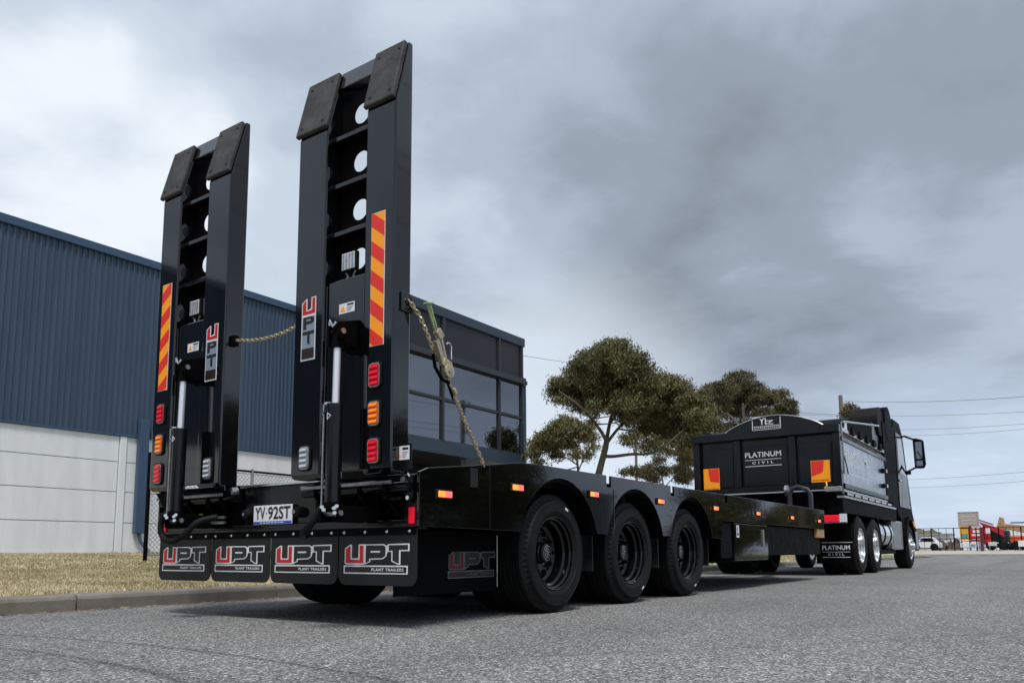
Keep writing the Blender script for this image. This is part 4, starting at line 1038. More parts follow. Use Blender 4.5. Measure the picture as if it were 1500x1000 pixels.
# ------------------------------------------------------------------ chains
lm = MB()
pts = []
for k in range(14):
    a = 2*math.pi*k/14; x = .0075*math.cos(a); z = .0135*(1 if math.sin(a) > 0 else -1)*0+.0075*math.sin(a)+(.008 if math.sin(a) > 1e-6 else -.008); pts.append((x, 0, z))
lm.tube(pts, .0042, 6, closed=True)
lo = lm.build('chain_link', 'chain', None, smooth=True); LME = lo.data; bpy.data.objects.remove(lo)
def chain(root, pts, pitch=.0265, scale=1.15):
    pts = [V(p) for p in pts]; L_ = [0]
    for i in range(1, len(pts)): L_.append(L_[-1]+(pts[i]-pts[i-1]).length)
    s = 0; k = 0
    while s < L_[-1]:
        i = max(j for j in range(len(L_)) if L_[j] <= s); i = min(i, len(pts)-2)
        t = (s-L_[i])/(L_[i+1]-L_[i]); p = pts[i].lerp(pts[i+1], t); d = (pts[i+1]-pts[i]).normalized()
        o = bpy.data.objects.new('chain_link', LME); link(o, p, root)
        q = d.to_track_quat('Z', 'Y'); o.rotation_mode = 'QUATERNION'
        from mathutils import Quaternion
        o.rotation_quaternion = q @ Quaternion((0, 0, 1), math.radians(45+90*(k % 2))); o.scale = (scale,)*3
        s += pitch*scale*.80; k += 1
c1 = empty('securing_chain', (1.26, .2, 1.35)); tag(c1, 'gold chain slanting from the right ramp down to the deck edge', 'chain')
chain(c1, [(1.222, -.08, 1.80), (1.235, -.02, 1.74), (1.25, .03, 1.65), (1.25, .075, 1.575), (1.25, .11, 1.52)])
chain(c1, [(1.262, .20, 1.415), (1.262, .235, 1.36), (1.262, .30, 1.275), (1.262, .37, 1.17), (1.262, .46, 1.06), (1.262, .555, .93)])
c2 = empty('slack_chain', (.05, -.12, 1.79)); tag(c2, 'pale chain hanging slack between the two raised ramps', 'chain')
chain(c2, [(-.285, -.12, 1.812), (-.22, -.12, 1.802), (-.12, -.12, 1.785), (.0, -.12, 1.776), (.1, -.12, 1.776), (.2, -.12, 1.783), (.29, -.12, 1.798), (.38, -.12, 1.82)])
MB().box(-.299, -.270, -.14, -.10, 1.775, 1.845).build('shackle_bracket', 'frame', c2, bevel=.003)
lbx = empty('load_binder', (1.27, .14, 1.55)); tag(lbx, 'ratchet load binder with pale green handle hooked into the securing chain', 'load binder')
X_ = 1.285
def seg_box(p, q, w, t, name, m_, bev=.004, w2=None):
    """flat bar from p to q in the yz plane"""
    p = V((X_, *p)); q = V((X_, *q)); d = (q-p).normalized(); n_ = V((0, -d.z, d.y)); w2 = w if w2 is None else w2
    poly = [((p+n_*w/2).y, (p+n_*w/2).z), ((p-n_*w/2).y, (p-n_*w/2).z), ((q-n_*w2/2).y, (q-n_*w2/2).z), ((q+n_*w2/2).y, (q+n_*w2/2).z)]
    return MB().prism(poly, 'x', X_-t/2, X_+t/2).build(name, m_, lbx, bevel=bev)
seg_box((0.005, 1.80), (.045, 1.70), .040, .012, 'handle', 'green_h', w2=.016)
seg_box((.045, 1.70), (.082, 1.655), .016, .012, 'handle', 'green_h', w2=.034)
seg_box((-.022, 1.795), (.03, 1.808), .012, .036, 'handle_grip', 'green_h')
seg_box((.01, 1.785), (.075, 1.65), .012, .03, 'handle_rib', 'green_h', w2=.006)
seg_box((.075, 1.665), (.115, 1.625), .044, .034, 'pawl_block', 'binder')
seg_box((.105, 1.63), (.155, 1.49), .014, .030, 'yoke_arm', 'binder')
seg_box((.065, 1.60), (.125, 1.47), .014, .030, 'yoke_arm', 'binder')
seg_box((.085, 1.62), (.14, 1.49), .020, .018, 'screw_barrel', 'steel')
hs = MB(); poly = []
for k in range(20):
    a = 2*math.pi*k/20; rr = .040; poly.append((.178+rr*math.cos(a), 1.445+rr*math.sin(a)))
hs.prism(poly, 'x', X_-.016, X_+.018); hs.prism([(.135, 1.52), (.20, 1.50), (.218, 1.45), (.14, 1.44), (.125, 1.49)], 'x', X_-.014, X_+.014)
hb = hs.build('ratchet_housing', 'binder', lbx, bevel=.003)
MB().cyl((X_+.018, .178, 1.445), (X_+.026, .178, 1.445), .013, 14).build('ratchet_pivot', 'steel', hb, smooth=True)
MB().tube([(X_-.02, .07, 1.53), (X_-.03, .10, 1.46), (X_-.03, .16, 1.40), (X_-.02, .215, 1.385)], .010, 8).build('binder_shadow_frame', 'frame', lbx, smooth=True)  # dark tube stands in for the shade behind the binder
MB().tube([(X_, .165, 1.60), (X_, .175, 1.612), (X_, .198, 1.612), (X_, .205, 1.60), (X_, .207, 1.52)], .005, 8).build('locking_pin', 'chrome', lbx, smooth=True)
MB().tube([(X_-.03, .21, 1.39), (X_-.03, .245, 1.335), (X_-.035, .27, 1.30)], [.007, .009, .007], 8).build('grab_hook', 'frame', lbx, smooth=True)
seg_box((.225, 1.355), (.25, 1.325), .022, .02, 'grab_link', 'binder')

# ------------------------------------------------------------------ tipper truck
K = empty('tipper_truck', (0, 13.5, 0)); tag(K, 'black tipper truck with polished side panels towing the trailer', 'truck')
TY = 10.2
# tail gate
tg = MB().box(-1.16, 1.16, TY+.10, TY+.14, 1.42, 2.42).build('tailgate', 'black', K, bevel=.004)
MB().box(-1.25, 1.25, TY-.03, TY+.13, 2.33, 2.47).build('tailgate_top_beam', 'black', K, bevel=.01)
MB().box(-1.18, 1.18, TY+.0, TY+.14, 1.40, 1.49).build('tailgate_bottom_beam', 'black', K, bevel=.008)
MB().box(-1.12, 1.0, TY-.05, TY-.001, 1.375, 1.398).build('tailgate_sill', 'alloy', K, bevel=.004)
for x0, x1 in ((-1.25, -1.13), (1.13, 1.25)): MB().box(x0, x1, TY+.0, TY+.14, 1.32, 2.329).build('tailgate_post', 'black', K, bevel=.01)
for x0, x1 in ((-.52, -.40), (.42, .54)): MB().box(x0, x1, TY+.02, TY+.10, 1.49, 2.33).build('tailgate_rib', 'black', K, bevel=.01)
for x0, x1 in ((-1.12, -.53), (-.39, .41), (.55, 1.12)): MB().box(x0+.02, x1-.02, TY+.085, TY+.099, 1.52, 2.21).build('tailgate_panel', 'black', K, bevel=.006)
MB().box(1.0, 1.25, TY-.06, TY-.001, 1.36, 1.44).build('hinge_bracket', 'steel', K, bevel=.006)
def civil(fr, W, H, parent, m_='white_p', top=False):
    q = MB(); text_on(q, fr, 'PLATINUM', 0, W, H*.63, H, 1, 1.0)
    rect_on(q, fr, 0, W, H*.44, H*.47, 1); text_on(q, fr, 'CIVIL', W*.2, W*.78, H*.17, H*.34, 1, 1.9); rect_on(q, fr, 0, W, 0, H*.04, 1)
    if top: rect_on(q, fr, -.02*W, W*1.1, H*1.22, H*1.26, 1)
    q.build('lettering', m_, parent)
civil(Frame((-.335, TY+.083, 1.86), (1, 0, 0), (0, 0, 1)), .62, .25, tg)
def rearplate(x0, x1, z0, z1, flip):
    o = MB().box(x0, x1, TY+.06, TY+.07, z0, z1).build('rear_marker_plate', 'orange_r', K)
    fr = Frame((x0, TY+.0595, z0), (1, 0, 0), (0, 0, 1)); w, h = x1-x0, z1-z0; q = MB()
    pts = [(.30, .98), (.98, .98), (.98, .36), (.42, .42), (.38, .52)] if not flip else [(.02, .98), (.70, .98), (.64, .52), (.56, .42), (.02, .28)]
    poly_on(q, fr, [(a*w, b*h) for a, b in pts], 1); q.build('red_field', 'red_r', o)
    q = MB(); text_on(q, fr, 'DO NOT OVERTAKE', w*.06, w*.92, h*.05, h*.12, 1); q.build('plate_text', 'dark_p', o)
    return o
rearplate(-1.09, -.80, 1.47, 1.87, False); rearplate(.765, 1.065, 1.53, 1.89, True)
MB().tube([(1.0, TY+.03, 1.52), (1.02, TY, 1.46), (.98, TY, 1.43), (1.01, TY, 1.40)], .014, 8).build('yellow_latch', 'yellow', K, smooth=True)
# body
bs = MB().box(1.20, 1.25, TY+.141, 14.1, 1.50, 2.20).build('body_side', mat('polished_side_panel', (.50, .53, .57), .24, metal=.85, rvar=.07, vscale=4, bump=.02, bscale=3), K)
MB().box(-1.25, -1.20, TY+.141, 14.1, 1.50, 2.20).build('body_side', 'black', K)
MB().box(-1.19, 1.19, TY+.141, 14.6, 1.38, 1.45).build('body_floor', 'black', K)
MB().prism([(1.19, 2.201), (1.27, 2.201), (1.27, 2.26), (1.22, 2.36), (1.19, 2.36)], 'y', TY+.14, 14.2).build('body_top_rail', 'black', K, bevel=.004)
MB().box(1.19, 1.262, TY+.14, 14.3, 2.361, 2.43).build('chrome_top_rail', 'alloy', K, bevel=.008)
MB().box(-1.26, -1.19, TY+.14, 14.3, 2.2, 2.43).build('body_top_rail', 'black', K, bevel=.008)
MB().box(1.20, 1.27, TY+.15, 14.2, 1.42, 1.499).build('body_lower_rail', 'black', K, bevel=.006)
MB().box(1.18, 1.262, TY+.1, 14.9, 1.36, 1.40).build('chrome_lower_strip', 'alloy', K, bevel=.004)
MB().box(1.14, 1.262, TY+.1, 15.1, 1.26, 1.30).build('chrome_lower_strip', 'alloy', K, bevel=.004)
for k in range(7): MB().box(1.25, 1.268, TY+.35+k*.6, TY+.75+k*.6, 1.315, 1.35).build('running_lamp', 'white_l', K, bevel=.004)
MB().box(1.0, 1.24, TY+.05, 15.2, 1.02, 1.25).build('chassis_side_rail', 'frame', K)
MB().box(-.5, .5, TY+.2, 17, .62, 1.25).build('chassis', 'frame', K)
MB().box(-1.15, 1.13, TY+.21, 15, 1.03, 1.375).build('body_subframe', 'frame', K)
civil(Frame((1.2507, 10.55, 1.68), (0, 1, 0), (0, 0, 1)), 1.75, .40, bs)
# tarp arch and roll
arc = []; 
for k in range(25):
    t = k/24; x = -.66+1.66*t; arc.append((x, 2.47+.24*math.sin(math.pi*t)**.8))
ah = MB().prism(arc+[(1.0, 2.47), (-.66, 2.47)], 'y', TY+.04, TY+.06).build('tarp_arch', 'black', K)
MB().tube([(x, TY+.035, z) for x, z in arc], .012, 6).build('arch_piping', 'alloy', ah, smooth=True)
fr = Frame((-.05-.165+.03, TY+.039, 2.475), (1, 0, 0), (0, 0, 1)); q = MB()
x0_, x1_ = .01, .50
for a in ((x0_, x0_+.014, 0, .245), (x1_-.014, x1_, 0, .225), (x0_, x1_, 0, .012), (x0_, x1_, .225, .238)): rect_on(q, fr, *a, 1)
text_on(q, fr, 'YL', .13, .30, .095, .215, 2); text_on(q, fr, 'Z', .25, .38, .09, .16, 2)
k = .04
while k < .46: rect_on(q, fr, k, k+.022, .055, .072, 2); rect_on(q, fr, k+.008, k+.026, .028, .042, 2); k += .034
q.build('arch_badge', 'white_p', ah)
tp_ = MB()
hoops = []
for k in range(7):
    y = TY+.1+k*.62
    hoops.append(y)
for k in range(24):
    a, b = arc[k], arc[k+1]
    tp_.add([(a[0], TY+.061, a[1]-.02), (b[0], TY+.061, b[1]-.02), (b[0]*1.15, 14.3, b[1]+.12), (a[0]*1.15, 14.3, a[1]+.12)], [(0, 1, 2, 3)])
tp_.build('tarp', 'frame', K, smooth=True)
hd = MB().prism([(13.3, 2.44), (14.25, 2.44), (14.25, 2.9), (13.3, 2.9)], 'x', -1.2, 1.2); hd.build('body_headboard', 'black', K, bevel=.01)
MB().box(-1.2, .99, 14.32, 14.8, 1.45, 2.95).build('body_front_wall', 'black', K, bevel=.01)
MB().cyl((.70, 14.0, 3.0), (1.24, 14.0, 3.0), .30, 24).build('tarp_roll', 'rubber', K, smooth=True)
MB().cyl((.78, 14.75, 3.04), (1.27, 14.75, 3.04), .37, 28).build('tarp_roll', 'frame', K, smooth=True)
MB().tube([(1.27, TY+.2, 2.52), (1.27, 13.6, 2.86)], .02, 8).build('tarp_arm', 'alloy', K, smooth=True)
sb = MB()
for k in range(5): sb.box(1.262, 1.30, 11.0+k*.62, 11.22+k*.62, 2.37, 2.50)
sb.build('tarp_hooks', 'frame', K, bevel=.005)
MB().box(1.262, 1.29, TY+.35, TY+.42, 2.40, 2.52).build('rail_fitting', 'white_p', K)
for z in (1.68, 1.98):
    MB().box(1.252, 1.31, 13.65, 14.0, z-.035, z+.035).build('side_latch', 'frame', K, bevel=.006)
    MB().box(1.311, 1.318, 13.9, 13.98, z-.03, z+.035).build('latch_reflector', 'white_p', K)
MB().box(1.0, 1.262, 14.101, 15.5, 1.30, 3.05).build('front_side_post', 'frame', K, bevel=.03)
for dx in (0, .035): MB().tube([(1.275, TY+.05+dx, 2.5), (1.28, TY+.06+dx, 2.0), (1.28, TY+.05+dx, 1.65)], .009, 6).build('air_hose', 'chrome', K, smooth=True)
MB().tube([(1.28, TY+.12, 1.95), (1.30, TY+.2, 1.75), (1.29, TY+.3, 1.66)], .01, 6).build('dangling_strap', 'rubber', K, smooth=True)
# rear lamps, flaps
for s in (1, -1):
    a, b = (.86, 1.17) if s > 0 else (-1.17, -.86)
    tl = MB().box(a, b, TY+.02, TY+.06, .88, .985).build('tail_lamp', 'red_l', K, bevel=.012)
    c, d = (1.175, 1.285) if s > 0 else (-1.285, -1.175)
    MB().box(c, d, TY+.02, TY+.07, .86, 1.0).build('lamp_end', 'white_l', tl, bevel=.006)
    MB().box(a-.02, d if s > 0 else b, TY+.01, TY+.05, .855, .872).build('lamp_trim', 'alloy', tl)
    a, b = (.66, 1.24) if s > 0 else (-1.24, -.66)
    mf = MB().box(a, b, TY+.55, TY+.56, .20, .84).build('truck_mudflap', 'frame', K)  # flap made near black, shade at the truck's rear put into its colour
    civil(Frame((a+.10, TY+.549, .30), (1, 0, 0), (0, 0, 1)), .44, .20, mf, top=True)
MB().box(-1.25, 1.25, TY+.08, TY+.2, .84, 1.02).build('rear_cross_bar', 'frame', K, bevel=.006)
# wheels
for c in (11.48, 12.79):
    wheel(1.24, c, .50, 1, .28, .30, 'alloy', 10, True, K, 'drive_wheel', disc=.16)
    wheel(-1.24, c, .50, -1, .28, .30, 'alloy', 10, True, K, 'drive_wheel', disc=.16)
    MB().cyl((-1, c, .5), (1, c, .5), .12, 12).build('axle', 'frame', K, smooth=True)
for s in (1, -1):
    w = wheel(s*1.24, 16.85, .50, s, .30, .30, 'alloy', 10, False, K, 'steer_wheel', disc=-.03)
# mudguards over drive wheels
for s in (1, -1):
    g_ = MB(); n = 20
    for c, t00, t01 in ((11.48, 90, 175), (12.79, 5, 90)):
        for k in range(n):
            t0 = math.radians(t00+(t01-t00)*k/n); t1 = math.radians(t00+(t01-t00)*(k+1)/n)
            q = [(c+.60*math.cos(t), .5+.56*math.sin(t)) for t in (t0, t1)]+[(c+.585*math.cos(t), .5+.545*math.sin(t)) for t in (t1, t0)]
            g_.prism(q, 'x', .64 if s > 0 else -1.24, 1.24 if s > 0 else -.64)
    g_.build('mudguard', 'frame', K)
# fuel tank and box
ft = MB().lathe([(0, 0), (0, .27), (.03, .31), (1.1, .31), (1.13, .27), (1.13, 0)], (1.0-.06, 13.52, .73), 'y', 28).build('fuel_tank', 'chrome', K, smooth=True)
for y in (13.72, 14.38): MB().lathe([(0, .314), (0, .322), (.05, .322), (.05, .314)], (.94, y, .73), 'y', 28).build('tank_strap', 'frame', ft, smooth=True)
MB().box(.70, 1.22, 14.80, 16.0, .42, 1.04).build('exhaust_box', mat('brushed_plate', (.45, .46, .45), .3, metal=.9, var=.3, vscale=8), K, bevel=.03)
MB().box(.7, 1.20, 13.3, 15.1, .34, .42).build('side_guard', 'frame', K)
# cab
cabp = [(15.55, 1.20), (15.55, 3.15), (15.7, 3.30), (16.5, 3.30), (16.85, 3.05), (17.25, 2.1), (17.6, 1.3), (17.95, 1.0), (18.0, .5), (17.5, .5), (17.45, .85), (17.3, 1.05), (16.9, 1.15), (16.45, 1.1), (16.2, .95), (16.1, .9), (15.9, 1.1)]
cab = MB().prism(cabp, 'x', -1.22, 1.22).build('cab', 'frame', K, bevel=.03)
dr = MB().prism([(15.75, 1.35), (15.75, 3.0), (16.5, 3.0), (16.95, 2.05), (17.2, 1.35)], 'x', 1.221, 1.245).build('cab_door', 'black', cab, bevel=.01)
MB().prism([(15.85, 2.1), (15.85, 2.9), (16.42, 2.9), (16.82, 2.08)], 'x', 1.2455, 1.252).build('door_window', 'glass_d', dr)
MB().box(1.246, 1.27, 15.82, 16.02, 1.92, 1.96).build('door_handle', 'chrome', dr, bevel=.006)
MB().prism([(16.95, 2.85), (17.24, 2.15), (17.27, 2.15), (16.97, 2.87)], 'x', -1.1, 1.1).build('windscreen', 'glass_d', cab)
MB().prism([(15.6, 3.30), (15.7, 3.42), (16.2, 3.42), (16.5, 3.31)], 'x', -1.1, 1.1).build('roof_fairing', 'mirror_black', cab, bevel=.04)
g_ = MB(); n = 16
for k in range(n):
    t0 = math.radians(0+180*k/n); t1 = math.radians(180*(k+1)/n)
    q = [(16.85+.66*math.cos(t), .5+.66*math.sin(t)) for t in (t0, t1)]+[(16.85+.57*math.cos(t), .5+.60*math.sin(t)) for t in (t1, t0)]
    g_.prism(q, 'x', .9, 1.27)
g_.build('front_mudguard', 'frame', cab)
MB().box(.8, 1.25, 17.6, 18.1, .42, .85).build('front_bumper', 'black', cab, bevel=.03)
MB().box(1.221, 1.26, 17.45, 17.6, .95, 1.08).build('indicator_lamp', 'amberlamp', cab, bevel=.01)
MB().cyl((-.95, 14.85, 1.2), (-.95, 14.85, 3.3), .09, 14).build('exhaust_stack', 'chrome', K, smooth=True)
# mirror
mr = MB().prism([(1.52, 2.22), (1.70, 2.21), (1.74, 2.30), (1.72, 2.84), (1.54, 2.90), (1.51, 2.86)], 'y', 16.2, 16.34).build('side_mirror', 'frame', K, bevel=.03)
MB().box(1.54, 1.69, 16.185, 16.199, 2.42, 2.80).build('mirror_glass', 'glass_d', mr)
MB().box(1.54, 1.69, 16.185, 16.199, 2.26, 2.38).build('mirror_glass', 'glass_d', mr)
MB().tube([(1.23, 16.25, 2.93), (1.34, 16.27, 2.96), (1.54, 16.27, 2.86)], .022, 8).build('mirror_arm', 'frame', mr, smooth=True)
MB().tube([(1.23, 16.25, 2.32), (1.32, 16.27, 2.14), (1.54, 16.27, 2.24)], .022, 8).build('mirror_arm', 'frame', mr, smooth=True)
MB().box(1.32, 1.43, 16.2, 16.3, 2.09, 2.17).build('mirror_knuckle', 'frame', mr, bevel=.01)

# ------------------------------------------------------------------ the yard beyond the cross road
YY = 62.0
def ybox(name, mm, px0, px1, py0, py1, y=YY, d=.5, parent=None, bev=0):
    a = onY(y, px0, py1); b = onY(y, px1, py0); c = onY(y, px0, py0)
    return MB().box(a.x, b.x, y, y+d, min(a.z, c.z) if py1 < 900 else 0, (b.z+c.z)/2).build(name, mm, parent, bevel=bev)
def yempty(name, px, y, label, cat, group=None):
    p = onY(y, px, 806); e = empty(name, (p.x, y, .36)); tag(e, label, cat, group); return e
f2 = yempty('yard_fence', 1400, 61.5, 'thin dark yard fence beyond the cross road', 'fence')
for px in range(1300, 1560, 11):
    a = onY(61.5, px, 806); MB().cyl((a.x, 61.5, .3), (a.x, 61.5, 1.98), .04 if (px-1300) % 33 == 0 else .018, 5).build('post', 'frame', f2)
a, b = onY(61.5, 1290, 777), onY(61.5, 1560, 777)
for z in (1.95, 1.2, .55): MB().cyl((a.x, 61.5, z), (b.x, 61.5, z), .022, 5).build('rail', 'frame', f2)
# dark scrub mound
def mound(name, px0, px1, pyt, y, matn, label, cat, seed, jag=.25):
    rs = np.random.RandomState(seed); a = onY(y, px0, 806); b = onY(y, px1, 806); top = onY(y, (px0+px1)/2, pyt).z
    n = 26; mb_ = MB(); vs_ = []
    for i in range(n):
        for j in range(6):
            t = i/(n-1); u = j/5
            h = (top-.3)*math.sin(math.pi*u)*(.55+.45*math.sin(math.pi*min(1, max(0, t))))*(1+jag*rs.randn()*.6)
            vs_.append((a.x+(b.x-a.x)*t, y+u*3, .3+max(0, h)))
    fs = [(i*6+j, (i+1)*6+j, (i+1)*6+j+1, i*6+j+1) for i in range(n-1) for j in range(5)]
    mb_.add(vs_, fs); o = mb_.build(name, matn); tag(o, label, cat); return o
mound('scrub_mound', 1300, 1402, 774, 74, 'leaf2', 'dark scrub covered mound behind the yard fence', 'mound', 3, .10)
mound('rubble_heap', 1366, 1384, 790, 64.5, 'rock', 'rounded brown rubble heap behind the yard fence', 'rubble heap', 5, .15)
mound('rubble_heap', 1386, 1406, 789, 65, 'rock', 'jagged brown rubble heap left of the yellow sign', 'rubble heap', 9, .4)
def shed(px0, px1, py0, y, label, m_='cream', slats=5):
    e = yempty('yard_shed', (px0+px1)/2, y, label, 'shed')
    a = onY(y, px0, 806); b = onY(y, px1, py0)
    MB().box(a.x, b.x, y, y+2.5, .3, b.z).build('wall', m_, e)
    MB().box(a.x-.1, b.x+.1, y-.15, y+2.6, b.z, b.z+.12).build('roof', 'joint', e)
    for k in range(1, slats):
        z = .3+(b.z-.3)*k/slats; MB().box(a.x, b.x, y-.03, y-.001, z-.025, z+.025).build('cladding_rail', 'joint', e)
shed(1326, 1364, 784, 68, 'low cream ribbed shed nearest the truck cab behind the yard fence')
shed(1366, 1392, 783, 69, 'pale grey shed behind the rounded rubble heap', 'concwhite', 4)
def yard_car(px, label, y=63):
    a = onY(y, px, 802); x = a.x
    e = empty('parked_car', (x, y, .36)); tag(e, label, 'car')
    MB().prism([(x-.95, .55), (x-.98, .95), (x-.45, 1.02), (x-.2, 1.35), (x+.5, 1.35), (x+.8, 1.0), (x+1.0, .9), (x+1.0, .55)], 'y', y, y+1.6).build('body', 'white_p', e, bevel=.04)
    MB().prism([(x-.38, 1.02), (x-.16, 1.3), (x+.45, 1.3), (x+.7, 1.02)], 'y', y-.01, y-.003).build('side_window', 'glass_d', e)
    for dx in (-.6, .62): MB().lathe([(0, 0), (0, .16), (.02, .28), (.2, .28), (.2, 0)], (x+dx, y-.02, .62), 'y', 16).build('wheel', 'rubber', e)
yard_car(1355, 'white car parked behind the yard fence near the truck cab')
# signs and panels
e = yempty('billboard', 1418, 63, 'tall beige panelled billboard rising over the yard', 'billboard')
pa, pb = onY(63, 1404, 772), onY(63, 1433, 750)
for k in range(4):
    h0 = pa.z+(pb.z-pa.z)*k/4; h1 = pa.z+(pb.z-pa.z)*(k+1)/4; MB().box(pa.x, pb.x, 63, 63.15, h0+.01, h1-.01).build('panel', 'beige', e)
MB().box(pa.x, pb.x, 62.98, 63.17, pb.z, pb.z+.06).build('cap', 'joint', e)
for x in (pa.x+.1, pb.x-.1): MB().cyl((x, 63.2, .3), (x, 63.2, pb.z), .06, 8).build('post', 'joint', e)
def signb(px0, px1, py0, py1, m_, label, y=62.6, lines=(), lm_='white_p'):
    e = yempty('yard_sign', (px0+px1)/2, y, label, 'sign')
    a, b = onY(y, px0, py1), onY(y, px1, py0); MB().box(a.x, b.x, y, y+.06, a.z, b.z).build('board', m_, e)
    for k, (u0, u1, v0, v1, mm) in enumerate(lines):
        MB().box(a.x+(b.x-a.x)*u0, a.x+(b.x-a.x)*u1, y-.02, y-.001, a.z+(b.z-a.z)*v0, a.z+(b.z-a.z)*v1).build('print_block', mm, e)
    for x in (a.x+.05, b.x-.05): MB().cyl((x, y+.1, .3), (x, y+.1, b.z), .03, 6).build('post', 'joint', e)
signb(1407, 1420, 770, 793, 'yellowp', 'yellow sign board with teal picture under the billboard', lines=((.1, .9, .85, .93, 'dark_p'), (.1, .8, .25, .5, 'teal'), (.05, .95, .05, .12, 'white_p')))
signb(1420.5, 1437, 769, 793, 'redp', 'red sign board with white lines beside the yellow one', lines=((.25, .95, .80, .95, 'white_p'), (.3, .95, .55, .72, 'white_p'), (.2, .9, .35, .47, 'white_p'), (.2, .98, .14, .2, 'cream')))
signb(1407, 1418, 794.5, 801.5, 'white_p', 'small white notice under the yellow sign')
signb(1419.5, 1431, 794.5, 801.5, 'white_p', 'small white notice under the red sign', lines=((.2, .8, .3, .7, 'greyblue_p'),))
signb(1448, 1460, 793, 799, 'cream', 'small cream notice in front of the red machine', y=61.0)
signb(1492, 1504, 791, 800, 'white_p', 'white notice hung before the orange excavator', y=61.0)
gp = MB().box(onY(61, 1437, 806).x, onY(61, 1441.5, 806).x, 61, 61.25, .1, onY(61, 1440, 772).z).build('gate_post', 'maroon'); tag(gp, 'thick dark maroon gate post at the end of the yard fence', 'gate post')
# red crane truck
e = yempty('red_lift_machine', 1455, 64.5, 'red lift machine with a long sloping red boom in the yard', 'machine')
ybox('body', 'redp', 1441, 1450, 769, 797, 64.5, 1.6, e, .05)
a, b = onY(64.5, 1432, 763), onY(64.5, 1470, 775)
MB().prism([(a.x, a.z), (b.x, b.z), (b.x, b.z-.55), (a.x+.3, a.z-.35)], 'y', 64.4, 64.8).build('boom', 'redp', e, bevel=.03)
MB().tube([(a.x, 64.4, a.z+.12), (b.x-.6, 64.4, b.z+.35)], .05, 6).build('boom_strut', 'maroon', e)
ybox('sign', 'white_p', 1444, 1450, 773, 781, 64.3, .05, e)
ybox('engine_cover', 'greenblk', 1452, 1478, 776, 794, 64.9, 1.6, e, .1)
ybox('chassis', 'dark_in', 1444, 1484, 795, 802, 64.5, 1.8, e, .05)
c = onY(64.5, 1452, 801)
for k in range(3): MB().lathe([(0, 0), (0, .28), (.05, .34), (.3, .34), (.3, 0)], (c.x+k*.8, 64.4, .68), 'y', 18).build('wheel', 'rubber', e)
# orange excavator
e = yempty('excavator', 1488, 66, 'orange excavator with tan boom and bucket at the right edge', 'excavator')
ybox('body', 'orangep', 1478, 1512, 784, 796, 66, 2, e, .1)
ybox('cab', 'glass_d', 1514, 1530, 776, 796, 66, 1.6, e, .08)
ybox('counterweight', 'orangep', 1484, 1500, 795, 800, 66, 1.8, e, .05)
ybox('track', 'rubber', 1476, 1530, 799, 805, 65.8, .6, e, .08)
ybox('track', 'rubber', 1476, 1530, 799, 805, 67.6, .6, e, .08)
a, b, c = onY(66, 1466, 771), onY(66, 1500, 775), onY(66, 1530, 788)
MB().prism([(a.x, a.z+.25), (b.x, b.z+.3), (c.x, c.z+.2), (c.x, c.z-.3), (b.x, b.z-.25), (a.x, a.z-.1)], 'y', 66.2, 66.7).build('boom', 'tan', e, bevel=.04)
MB().prism([(a.x-.35, a.z-.3), (a.x-.05, a.z+.75), (a.x+.2, a.z+.65), (a.x+.3, a.z-.2)], 'y', 66.1, 66.9).build('bucket', 'tan', e, bevel=.04)
ybox('hydraulic_ram', 'dark_in', 1480, 1512, 764, 766, 66.2, .2, e)
wb = yempty('white_container', 1486, 71, 'white container behind the excavator boom', 'container')
ybox('shell', 'concwhite', 1466, 1540, 772, 800, 71, 2.4, wb)
for k in range(12):
    px = 1468+k*6; ybox('rib', 'concwhite', px, px+2, 773, 799, 70.94, .055, wb)

# ------------------------------------------------------------------ right of the road, seen only as reflections in the paint and glass
def bush_tree(x, y, h, label, seed, spread=2.2):
    rs = np.random.RandomState(seed); e = empty('roadside_tree', (x, y, .2)); tb = MB(); lv = []
    tb.tube([(x, y, 0), (x+.1, y, h*.3), (x, y+.1, h*.6)], [.22, .16, .08], 7)
    for k in range(16):
        a = rs.uniform(0, 6.28); rr = spread*rs.uniform(.2, 1); zc = h*rs.uniform(.16, .9); c_ = V((x+rr*math.cos(a), y+rr*math.sin(a), zc))
        tb.tube([(x, y, zc*.6), c_], [.05, .02], 4); m_ = 750
        cs = np.array(c_)+rs.randn(m_, 3)*np.array([.5, .5, .35])*spread/2.2; d1 = rs.randn(m_, 3); d1 /= np.linalg.norm(d1, axis=1)[:, None]
        d2 = np.cross(d1, rs.randn(m_, 3)); d2 /= np.linalg.norm(d2, axis=1)[:, None]; ll = .26
        q = np.empty((m_, 4, 3)); q[:, 0] = cs-d1*ll/2; q[:, 1] = cs+d2*ll*.2; q[:, 2] = cs+d1*ll/2; q[:, 3] = cs-d2*ll*.2; lv.append(q.reshape(-1, 3))
    tb.build('trunk', 'bark', e, smooth=True); me = tri_mesh('crown', np.concatenate(lv), 'leaf', 4); co = bpy.data.objects.new('crown', me); COL.objects.link(co); co.parent = e; co.location = -V(e.location)
    tag(e, label, 'tree', 'trees around the camera, outside the photo')
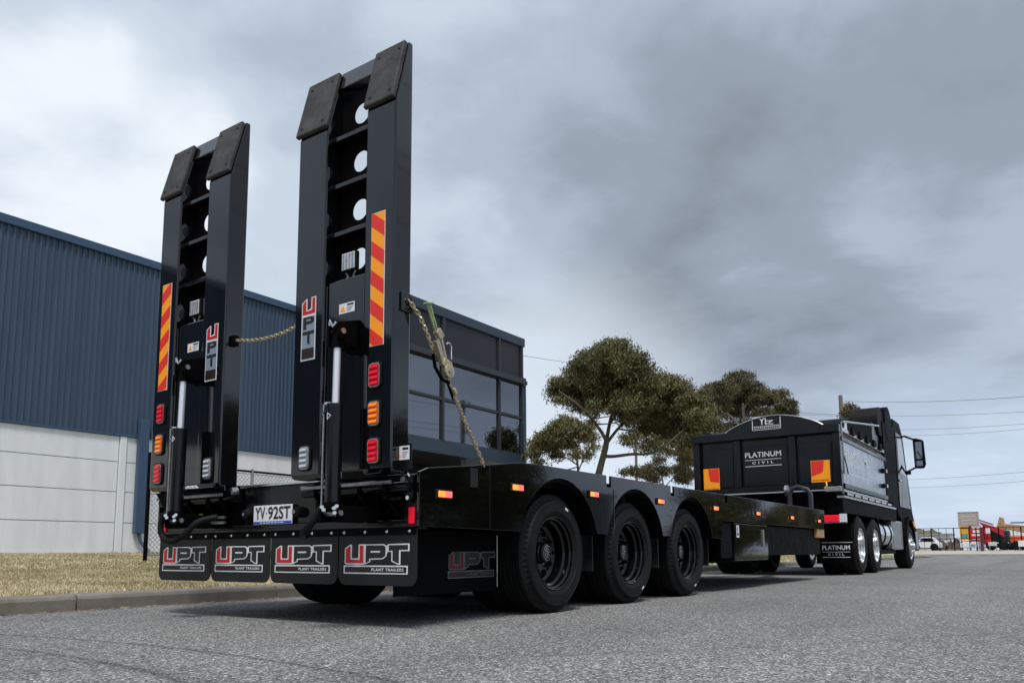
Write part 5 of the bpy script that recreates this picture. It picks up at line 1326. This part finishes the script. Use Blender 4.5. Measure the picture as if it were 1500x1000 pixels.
RT = ((17, 12, 5.2, 'bushy roadside tree nearest the camera in the right hand row'), (18, 15.5, 4.6, 'low roadside tree next after the nearest one on the right'),
      (19, 19.5, 5.6, 'tall roadside tree in the middle of the right hand row'), (17.5, 23, 4.4, 'low roadside tree just before the pale blue shed'),
      (20, 8, 5.6, 'roadside tree on the right verge level with the trailer wheels'), (14.5, 40, 4.2, 'roadside tree in front of the pale blue shed, near end'),
      (15, 45, 4.6, 'roadside tree in front of the pale blue shed, by the corner'), (14, 60, 5.0, 'tree beyond the cross road on the right, nearest the corner'),
      (17, 66, 5.6, 'tree beyond the cross road on the right, second from the corner'), (14, 72, 6, 'tree beyond the cross road on the right, furthest away'))
RT += ((-9, -46, 8, 'dark tree far behind the camera on the left'), (-3, -50, 9, 'dark tree far behind the camera, second from the left'), (4, -48, 8, 'dark tree far behind the camera, third from the left'),
       (10, -52, 9, 'dark tree far behind the camera, fourth from the left'), (17, -47, 8, 'dark tree far behind the camera on the right'))
for k, (x, y, h, lab_) in enumerate(RT): bush_tree(x, y, h, lab_, 40+k, 2.2 if y > -20 else 4.0)
bk = empty('added_dark_warehouse', (0, -58, 0)); tag(bk, 'added long low dark brick warehouse behind the camera, darkening the tailgate reflection', 'warehouse')  # added out of view so the tailgate has something dark to reflect
MB().box(-34, 40, -66, -58, -.05, 7.2).build('wall', mat('dark_brick', (.05, .035, .03), .8, var=.2), bk)
MB().box(-34.3, 40.3, -66.3, -57.7, 7.21, 7.5).build('roof', 'roof', bk)
for k in range(9): MB().box(-30+k*7.6, -27+k*7.6, -58, -57.95, .6, 3.6).build('roller_door', 'greytrim', bk)
sh = empty('opposite_shed', (34, 46, .2)); tag(sh, 'pale blue grey shed across the road, right of the camera', 'shed')
q = MB(); 
for k in range(40): q.box(24.9, 25.0, 28+k*.5, 28.30+k*.5, .2, 4.2)
q.build('wall_ribs', mat('pale_blue_cladding', (.22, .26, .31), .5), sh)
MB().box(25, 45, 28, 48, .1, 4.3).build('wall', mat('pale_blue_wall', (.25, .29, .34), .5), sh)
MB().box(24.8, 45.2, 27.8, 48.2, 4.31, 4.5).build('roof', 'roof', sh)
print('objects', len(bpy.data.objects), 'tris approx', sum(len(o.data.polygons) for o in bpy.data.objects if o.type == 'MESH'))
